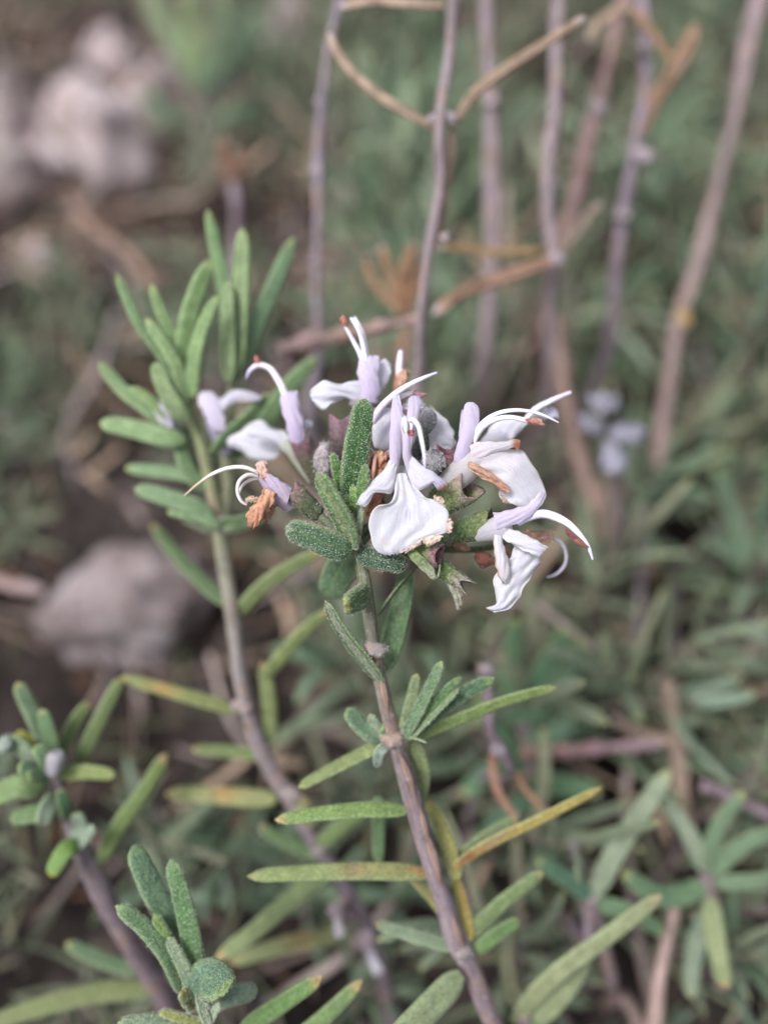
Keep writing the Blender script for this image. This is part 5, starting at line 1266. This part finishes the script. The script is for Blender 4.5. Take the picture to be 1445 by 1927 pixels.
loose_sprig('rosemary sprig with blue green leaves standing behind the leaf tuft', [(985, 1360, 10.0), (1000, 1450, 10.2), (1010, 1560, 10.6)], 26,
    [([(980, 1370, 10.0), (965, 1270, 9.9), (968, 1160, 9.9)], 46, 10, (0.085, 0.17, 0.085), TIPY),
     ([(985, 1350, 10.0), (1020, 1270, 9.9), (1070, 1180, 9.9)], 52, 10, (0.08, 0.165, 0.085), TIPY),
     ([(988, 1370, 10.0), (1050, 1300, 9.9), (1100, 1200, 9.9)], 42, 15, (0.09, 0.16, 0.09), TIPY),
     ([(985, 1400, 10.0), (1030, 1390, 9.9), (1080, 1340, 9.9)], 48, 10, (0.10, 0.18, 0.11), TIPY),
     ([(980, 1420, 10.1), (930, 1370, 10.0), (900, 1310, 10.1)], 44, 10, (0.07, 0.15, 0.075), TIPY),
     ([(995, 1450, 10.2), (930, 1450, 10.0), (870, 1500, 9.9)], 50, 10, (0.07, 0.15, 0.085), TIPY),
     ([(995, 1470, 10.2), (1060, 1480, 10.0), (1130, 1490, 9.9)], 50, 10, (0.075, 0.16, 0.08), TIPY),
     ([(1000, 1490, 10.2), (950, 1540, 10.0), (890, 1590, 9.9)], 46, 10, (0.07, 0.14, 0.085), TIPY)])
loose_sprig('far rosemary tip with upright leaves at top above the pale stones', [(375, 170, 22.1), (380, 230, 22.4), (390, 320, 22.9)], 30,
    [([(372, 175, 22.1), (345, 100, 21.8), (300, 30, 21.7), (280, -30, 21.7)], 36, 12, (0.19, 0.26, 0.14), TIPY), ([(374, 175, 22.1), (366, 90, 21.7), (350, -40, 21.6)], 34, 12, (0.20, 0.26, 0.12), TIPY),
     ([(378, 175, 22.1), (400, 90, 21.8), (430, -10, 21.7)], 34, 12, (0.17, 0.24, 0.14), TIPY), ([(380, 180, 22.1), (430, 120, 22.0), (470, 20, 22.0)], 30, 12, (0.08, 0.16, 0.10), TIPY),
     ([(380, 230, 22.4), (440, 220, 22.1), (500, 190, 22.1)], 28, 12, BLUEG, TIPY), ([(376, 230, 22.4), (320, 215, 22.1), (270, 170, 22.1)], 28, 12, BLUEG, TIPY)])

# pale blossom far back on the right
bl = thing('rosemary_blossom', 'blurred pale violet rosemary blossom in the green undergrowth at right', 'blossom', to_soil(P(1160, 900, 12.4)))
mb = MB()
q = [P(1150, 830, 9.95), P(1160, 920, 10.3), to_soil(P(1160, 900, 12.4))]
tube(mb, q, S(26, 12.2) / 2, (0.24, 0.2, 0.2), 10, 30)
mb.build('stem', [M_BARK], bl)
for rows, s in [([((1105, 745), (1120, 775)), ((1135, 740, 5), (1140, 772, 5)), ((1165, 750), (1160, 775))], 1), ([((1090, 780), (1095, 810)), ((1115, 785, 5), (1120, 812, 5)), ((1135, 795), (1130, 810))], 2),
                ([((1150, 800), (1140, 830)), ((1185, 795, 5), (1175, 830, 5)), ((1215, 812), (1200, 835))], 3), ([((1135, 835), (1130, 880)), ((1155, 835, 8), (1160, 892, 8)), ((1180, 850), (1175, 880))], 4)]:
    sheet(bl, 'petal', rows, 9.9, (0.52, 0.50, 0.58), (0.60, 0.59, 0.67), bulge=8, ripple=9, jag=6, seed=140 + s)

# ------------------------------------------------------------------ stones
def stone(label, px, py, rx, ry, rz, mat, seed, z=None, name='stone', group=None):
    c = G(px, py)
    n, m = 28, 40
    ph = np.linspace(0.001, np.pi - 0.001, n)[:, None]
    th = np.linspace(0, 2 * np.pi, m, endpoint=False)[None]
    V = np.stack([np.sin(ph) * np.cos(th), np.sin(ph) * np.sin(th), np.cos(ph) * np.ones_like(th)], -1)
    s = np.ones((n, m))
    rg = np.random.default_rng(seed)
    for q in range(9):                                   # chipped faces
        d = unit(rg.normal(0, 1, 3))
        h = rg.uniform(0.62, 0.9)
        s = np.minimum(s, np.where(V @ d > 0.05, h / np.maximum(V @ d, 0.05), 9))
    for q in range(10):
        k = rg.normal(0, 4 + q, 3)
        s = s + 0.03 * np.sin(V @ k + rg.uniform(0, 6))
    V = V * s[..., None] * np.array([rx, ry, rz])
    mb = MB()
    mb.grid(V, (0.4, 0.36, 0.36), (0, 0, 0), 0, wrap=True)
    o = mb.build(name, [mat])
    o.location = (c[0], c[1], rz * 0.25 - 0.2)
    o.rotation_euler = (0, 0, seed * 0.7)
    tag(o, label, 'stone', group)
    return o

stone('large weathered rock on the brown soil at left', 275, 1170, 1.65, 1.2, 1.3, M_ROCK, 5, name='rock')
stone('tall pale stone at the left edge of the picture', 42, 325, 1.4, 1.2, 2.2, M_STONE, 11)
stone('broad pale stone, second from the left edge', 165, 310, 2.1, 1.3, 2.2, M_STONE, 13)
stone('oval pale stone at the right end of the stone row', 300, 240, 1.2, 1.0, 1.9, M_STONE, 14)
stone('small pale stone behind the row, nearest the top leaf tip', 215, 120, 1.0, 1.0, 1.0, M_STONE, 15)
stone('small pinkish stone alone below the stone row', 85, 505, 0.5, 0.6, 0.8, M_STONE, 16)
stone('far pale stone half hidden among leaves at the top edge', 545, 60, 1.2, 1.2, 1.2, M_STONE, 19)

# ------------------------------------------------------------------ leaf litter on the soil
mb = MB()
lr = np.random.default_rng(21)
LC = np.array([(0.25, 0.18, 0.14), (0.36, 0.27, 0.22), (0.18, 0.12, 0.095), (0.46, 0.37, 0.33), (0.34, 0.28, 0.26), (0.26, 0.14, 0.09), (0.16, 0.18, 0.10)])
for i in range(4200):
    x, y = lr.uniform(-22, 22), lr.uniform(-2, 42)
    if abs(x) > 4 + 0.62 * (y + 4):
        continue
    a = lr.uniform(0, np.pi * 2)
    L = lr.uniform(0.5, 1.9)
    w = lr.uniform(0.05, 0.15)
    z = lr.uniform(-0.1, 0.35)
    dx = np.array([np.cos(a), np.sin(a), lr.normal(0, 0.22)])
    sd_ = np.array([-np.sin(a), np.cos(a), lr.normal(0, 0.3)])
    t = np.linspace(-0.5, 0.5, 5)
    cu = lr.normal(0, 0.25)
    c = np.array([x, y, z]) + t[:, None] * L * dx + (t ** 2)[:, None] * cu * sd_ * L
    ww = w * np.array([0.4, 1, 1, 0.9, 0.25])
    up = np.cross(dx, sd_)
    V = np.stack([c - sd_ * ww[:, None] * 0.5, c + up * w * 0.25, c + sd_ * ww[:, None] * 0.5, c - up * w * 0.2], 1)
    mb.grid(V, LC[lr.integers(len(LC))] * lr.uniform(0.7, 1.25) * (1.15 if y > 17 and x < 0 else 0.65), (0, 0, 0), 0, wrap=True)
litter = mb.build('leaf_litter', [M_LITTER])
litter['kind'] = 'stuff'
litter['label'] = 'brown fallen needles and leaf crumbs covering the soil'

# ------------------------------------------------------------------ the rosemary undergrowth: sprigs copied over the soil
def make_sprig(seed, H, pairs, lean, tones, separate, Lr=(1.1, 2.0), W=0.165):
    rg = np.random.default_rng(seed)
    a = rg.uniform(0, 6.3)
    L = H
    pts = [(0, 0, -0.3)]
    for k in range(1, 5):
        f = k / 4
        pts.append((lean * f ** 1.6 * np.cos(a) + rg.normal(0, 0.08), lean * f ** 1.6 * np.sin(a) + rg.normal(0, 0.08), L * f))
    t = thing('rosemary_sprig', 'x', 'rosemary', (0, 0, 0))
    mb = MB()
    c, B, N, r = tube(mb, pts, [0.075, 0.07, 0.06, 0.05, 0.03], [(0.20, 0.155, 0.16), (0.23, 0.18, 0.18), (0.2, 0.2, 0.12)], 8, 26, 0, 0.1, ref=(1.0, 0.1, 0.2), seed=seed)
    mb.build('stem', [M_BARK], t)
    T = tangents(c)
    fm = MB()
    for k in range(pairs):
        f = 0.18 + 0.82 * (k + 0.5) / pairs
        i = min(len(c) - 1, int(f * (len(c) - 1)))
        for s in (0, 1):
            if rg.uniform() < 0.10:
                continue
            th = a + k * np.pi / 2 + s * np.pi + rg.normal(0, 0.35)
            side = np.cos(th) * B[i] + np.sin(th) * N[i]
            top = f ** 2
            op = math.radians(rg.uniform(48, 85) * (1 - top) + rg.uniform(14, 38) * top)
            d = T[i] * math.cos(op) + side * math.sin(op)
            LL_ = rg.uniform(*Lr) * (0.65 + 0.5 * math.sin(math.pi * min(1, f + 0.1)))
            p0 = c[i]
            p1 = p0 + d * LL_ * 0.5 + np.array([0, 0, rg.normal(0.02, 0.06)])
            p2 = p0 + d * LL_ + np.array([0, 0, rg.normal(-0.08, 0.16)]) + T[i] * LL_ * rg.normal(0.08, 0.1)
            col = np.array(tones[rg.integers(len(tones))]) * rg.uniform(0.8, 1.2)
            m2 = MB() if separate else fm
            kw = {}
            if f < 0.5 and rg.uniform() < 0.25:
                kw['band'] = (rg.uniform(0.1, 0.9), 0.25, (YELLOW, ORANGE, (0.3, 0.18, 0.1))[rg.integers(3)])
            leaf_surface(m2, [p0, p1, p2], W * rg.uniform(0.8, 1.25), unit(T[i] * 1.0 - side * 0.6 + rg.normal(0, 0.25, 3)), col, (0.36, 0.36, 0.16), n=9, spec=0.3, **kw)
            if separate:
                m2.build('leaf', [M_LEAF, M_UNDER], t)
    if not separate:
        fm.build('foliage', [M_LEAF, M_UNDER], t)
    return t

def dup(root, loc, rot, s=1.0):
    r = root.copy()
    scene.collection.objects.link(r)
    r.location, r.rotation_euler = loc, rot
    r.scale = (s, s, s)
    for ch in root.children:
        c = ch.copy()
        scene.collection.objects.link(c)
        c.parent = r
    return r

G1 = [(0.170, 0.262, 0.166), (0.199, 0.289, 0.187), (0.147, 0.241, 0.151), (0.231, 0.312, 0.193), (0.214, 0.292, 0.221)]
G2 = [(0.292, 0.326, 0.208), (0.241, 0.291, 0.192), (0.324, 0.324, 0.221), (0.216, 0.270, 0.187), (0.356, 0.322, 0.238)]
G3 = [(0.317, 0.385, 0.288), (0.114, 0.200, 0.116), (0.176, 0.265, 0.167), (0.264, 0.330, 0.205), (0.132, 0.225, 0.130)]
near_kinds = [make_sprig(200 + i, H, pr, le, tn, True) for i, (H, pr, le, tn) in enumerate([(3.2, 8, 0.9, G1), (3.8, 9, 1.4, G2), (2.6, 7, 1.2, G1), (3.4, 8, 1.8, G2)])]
far_kinds = [make_sprig(300 + i, H, pr, le, tn, False, (1.2, 2.3), 0.16) for i, (H, pr, le, tn) in enumerate([(3.8, 11, 1.0, G1), (4.4, 12, 1.6, G2), (3.4, 10, 1.6, G3), (4.2, 12, 2.2, G3), (3.0, 9, 0.8, G2), (4.6, 12, 1.2, G3)])]

def pix(p):
    v = np.asarray(p) - CAM
    d = v @ FWD
    return 722.5 + (v @ RT) / (K * d), 963.5 - (v @ UP) / (K * d), d

REG = {'nr': ('blurred green rosemary sprig in the tangle below and right of the flowers', 'sprigs tangled below and right of the flowers'),
       'nl': ('dark blurred rosemary sprig low between the left stems', 'sprigs low between the left stems'),
       'fr': ('far blurred rosemary sprig among the dry stems at upper right', 'sprigs among the dry stems at upper right'),
       'fl': ('far blurred rosemary sprig around the pale stones at upper left', 'sprigs around the pale stones at upper left')}
def label_sprig(o, key):
    o['label'], o['group'] = REG[key]

pr_ = random.Random(19)
spots = []
def scatter(n, xr, yr, mind, acc):
    out, tries = [], 0
    while len(out) < n and tries < 6000:
        tries += 1
        px, py = pr_.uniform(*xr), pr_.uniform(*yr)
        if not acc(px, py):
            continue
        g = G(px, py)
        if g[1] > 60 or any((g[0] - q[0]) ** 2 + (g[1] - q[1]) ** 2 < mind ** 2 for q in spots):
            continue
        spots.append(g)
        out.append(g)
    return out

used = set()
def place(kinds, pts, key, hs=(0.8, 1.2)):
    pr_ = random.Random(len(pts) * 31 + len(kinds) + len(key))
    near = kinds is near_kinds
    for g in pts:
        k = pr_.randrange(len(kinds))
        rot = (pr_.gauss(0, 0.22), pr_.gauss(0, 0.22), pr_.uniform(0, 6.3))
        s = pr_.uniform(*hs)
        top = np.array(Euler(rot).to_matrix() @ Vector((0, 0, 5.2))) * s + g
        for _ in range(12):                            # keep clear of the stems in front
            if pix(top)[2] > (8.4 if near else 11.2):
                break
            s *= 0.9
            top = np.array(Euler(rot).to_matrix() @ Vector((0, 0, 5.2))) * s + g
        src = kinds[k]
        if src.name in used:
            o = dup(src, (g[0], g[1], -0.1), rot, s)
        else:
            used.add(src.name)
            o = src
            o.location, o.rotation_euler, o.scale = (g[0], g[1], -0.1), rot, (s, s, s)
        label_sprig(o, key)

# seen sprigs rise about 3 cm above their roots, so roots are asked for lower in the picture than the leaves
place(near_kinds, scatter(46, (760, 1650), (1250, 2350), 0.65, lambda x, y: True), 'nr', (0.75, 1.1))
place(near_kinds, scatter(17, (150, 780), (1500, 2400), 0.7, lambda x, y: True), 'nl', (0.45, 0.75))
place(near_kinds, scatter(9, (-250, 260), (1550, 2300), 0.9, lambda x, y: True), 'nl', (0.4, 0.65))
place(far_kinds, scatter(96, (600, 1750), (150, 1300), 0.72, lambda x, y: True), 'fr')
place(far_kinds, scatter(30, (350, 1900), (-260, 150), 1.5, lambda x, y: True), 'fr', (0.9, 1.4))
place(far_kinds, scatter(58, (-300, 680), (-330, 480), 0.9, lambda x, y: not (-120 < x < 400 and 60 < y < 520)), 'fl', (0.6, 1.0))
place(far_kinds, scatter(40, (-300, 660), (420, 1060), 0.75, lambda x, y: not (-80 < x < 350 and y < 640) and not (60 < x < 440 and y > 880)), 'fl', (0.4, 0.7))
# dead stems and sticks caught in the undergrowth
def make_stick(seed, L, col):
    rg = np.random.default_rng(seed)
    t = thing('dry_twig', 'x', 'twig', (0, 0, 0))
    pts = [(0, 0, -0.3), (rg.normal(0, 0.15), rg.normal(0, 0.15), L * 0.35), (rg.normal(0, 0.3), rg.normal(0, 0.3), L * 0.7), (rg.normal(0, 0.5), rg.normal(0, 0.5), L)]
    m_ = MB()
    c, B, N, r = tube(m_, pts, [0.07, 0.065, 0.055, 0.04], [col, np.array(col) * 0.85, np.array(col) * 1.1], 8, 30, 0, 0.12, ref=(1.0, 0.1, 0.2), seed=seed)
    m_.build('stem', [M_BARK], t)
    T = tangents(c)
    for k in range(3):
        i = int(rg.uniform(0.4, 0.95) * (len(c) - 1))
        th = rg.uniform(0, 6.3)
        sd2 = np.cos(th) * B[i] + np.sin(th) * N[i]
        m_ = MB()
        LL_ = rg.uniform(0.8, 1.6)
        leaf_surface(m_, [c[i], c[i] + (sd2 + T[i] * 0.5) * LL_ * 0.5, c[i] + (sd2 * 0.9 + T[i] * rg.uniform(-0.3, 1.2)) * LL_], 0.14, unit(T[i] - sd2 * 0.4), (0.36, 0.27, 0.20), (0.4, 0.3, 0.2), n=10, spec=0.1, thick=0.5, under=(0.3, 0.2, 0.14))
        m_.build('dry_leaf', [M_LITTER, M_LITTER], t)
    return t
sticks = [make_stick(400 + i, L, c_) for i, (L, c_) in enumerate([(3.4, (0.44, 0.37, 0.34)), (4.6, (0.40, 0.33, 0.28)), (3.0, (0.36, 0.31, 0.33))])]
REG['sr'] = ('blurred pinkish dead stick caught among the green sprigs on the right', 'dead sticks among the sprigs on the right')
REG['sl'] = ('thin blurred brown dead stick on the soil at left', 'dead sticks on the open soil at left')
def place_sticks(n, xr, yr, key, tilt):
    pr_ = random.Random(n)
    done = 0
    while done < n:
        g = G(pr_.uniform(*xr), pr_.uniform(*yr))
        rot = (pr_.gauss(0, tilt), pr_.gauss(0, tilt), pr_.uniform(0, 6.3))
        src = sticks[pr_.randrange(3)]
        top = np.array(Euler(rot).to_matrix() @ Vector((0, 0, 5.0))) + g
        if pix(top)[2] < 9.6 or pix(0.5 * (top + g))[2] < 9.8:
            continue                                   # would stand among the stems in front
        done += 1
        if src.name in used:
            o = dup(src, (g[0], g[1], 0.1), rot, pr_.uniform(0.7, 1.2))
        else:
            used.add(src.name)
            o = src
            o.location, o.rotation_euler = (g[0], g[1], 0.1), rot
        label_sprig(o, key)
place_sticks(110, (560, 1750), (-150, 2000), 'sr', 0.6)
place_sticks(52, (-250, 660), (-100, 980), 'sl', 0.75)
for k in near_kinds + far_kinds + sticks:
    if k.name not in used:
        for ch in list(k.children):
            bpy.data.objects.remove(ch)
        bpy.data.objects.remove(k)
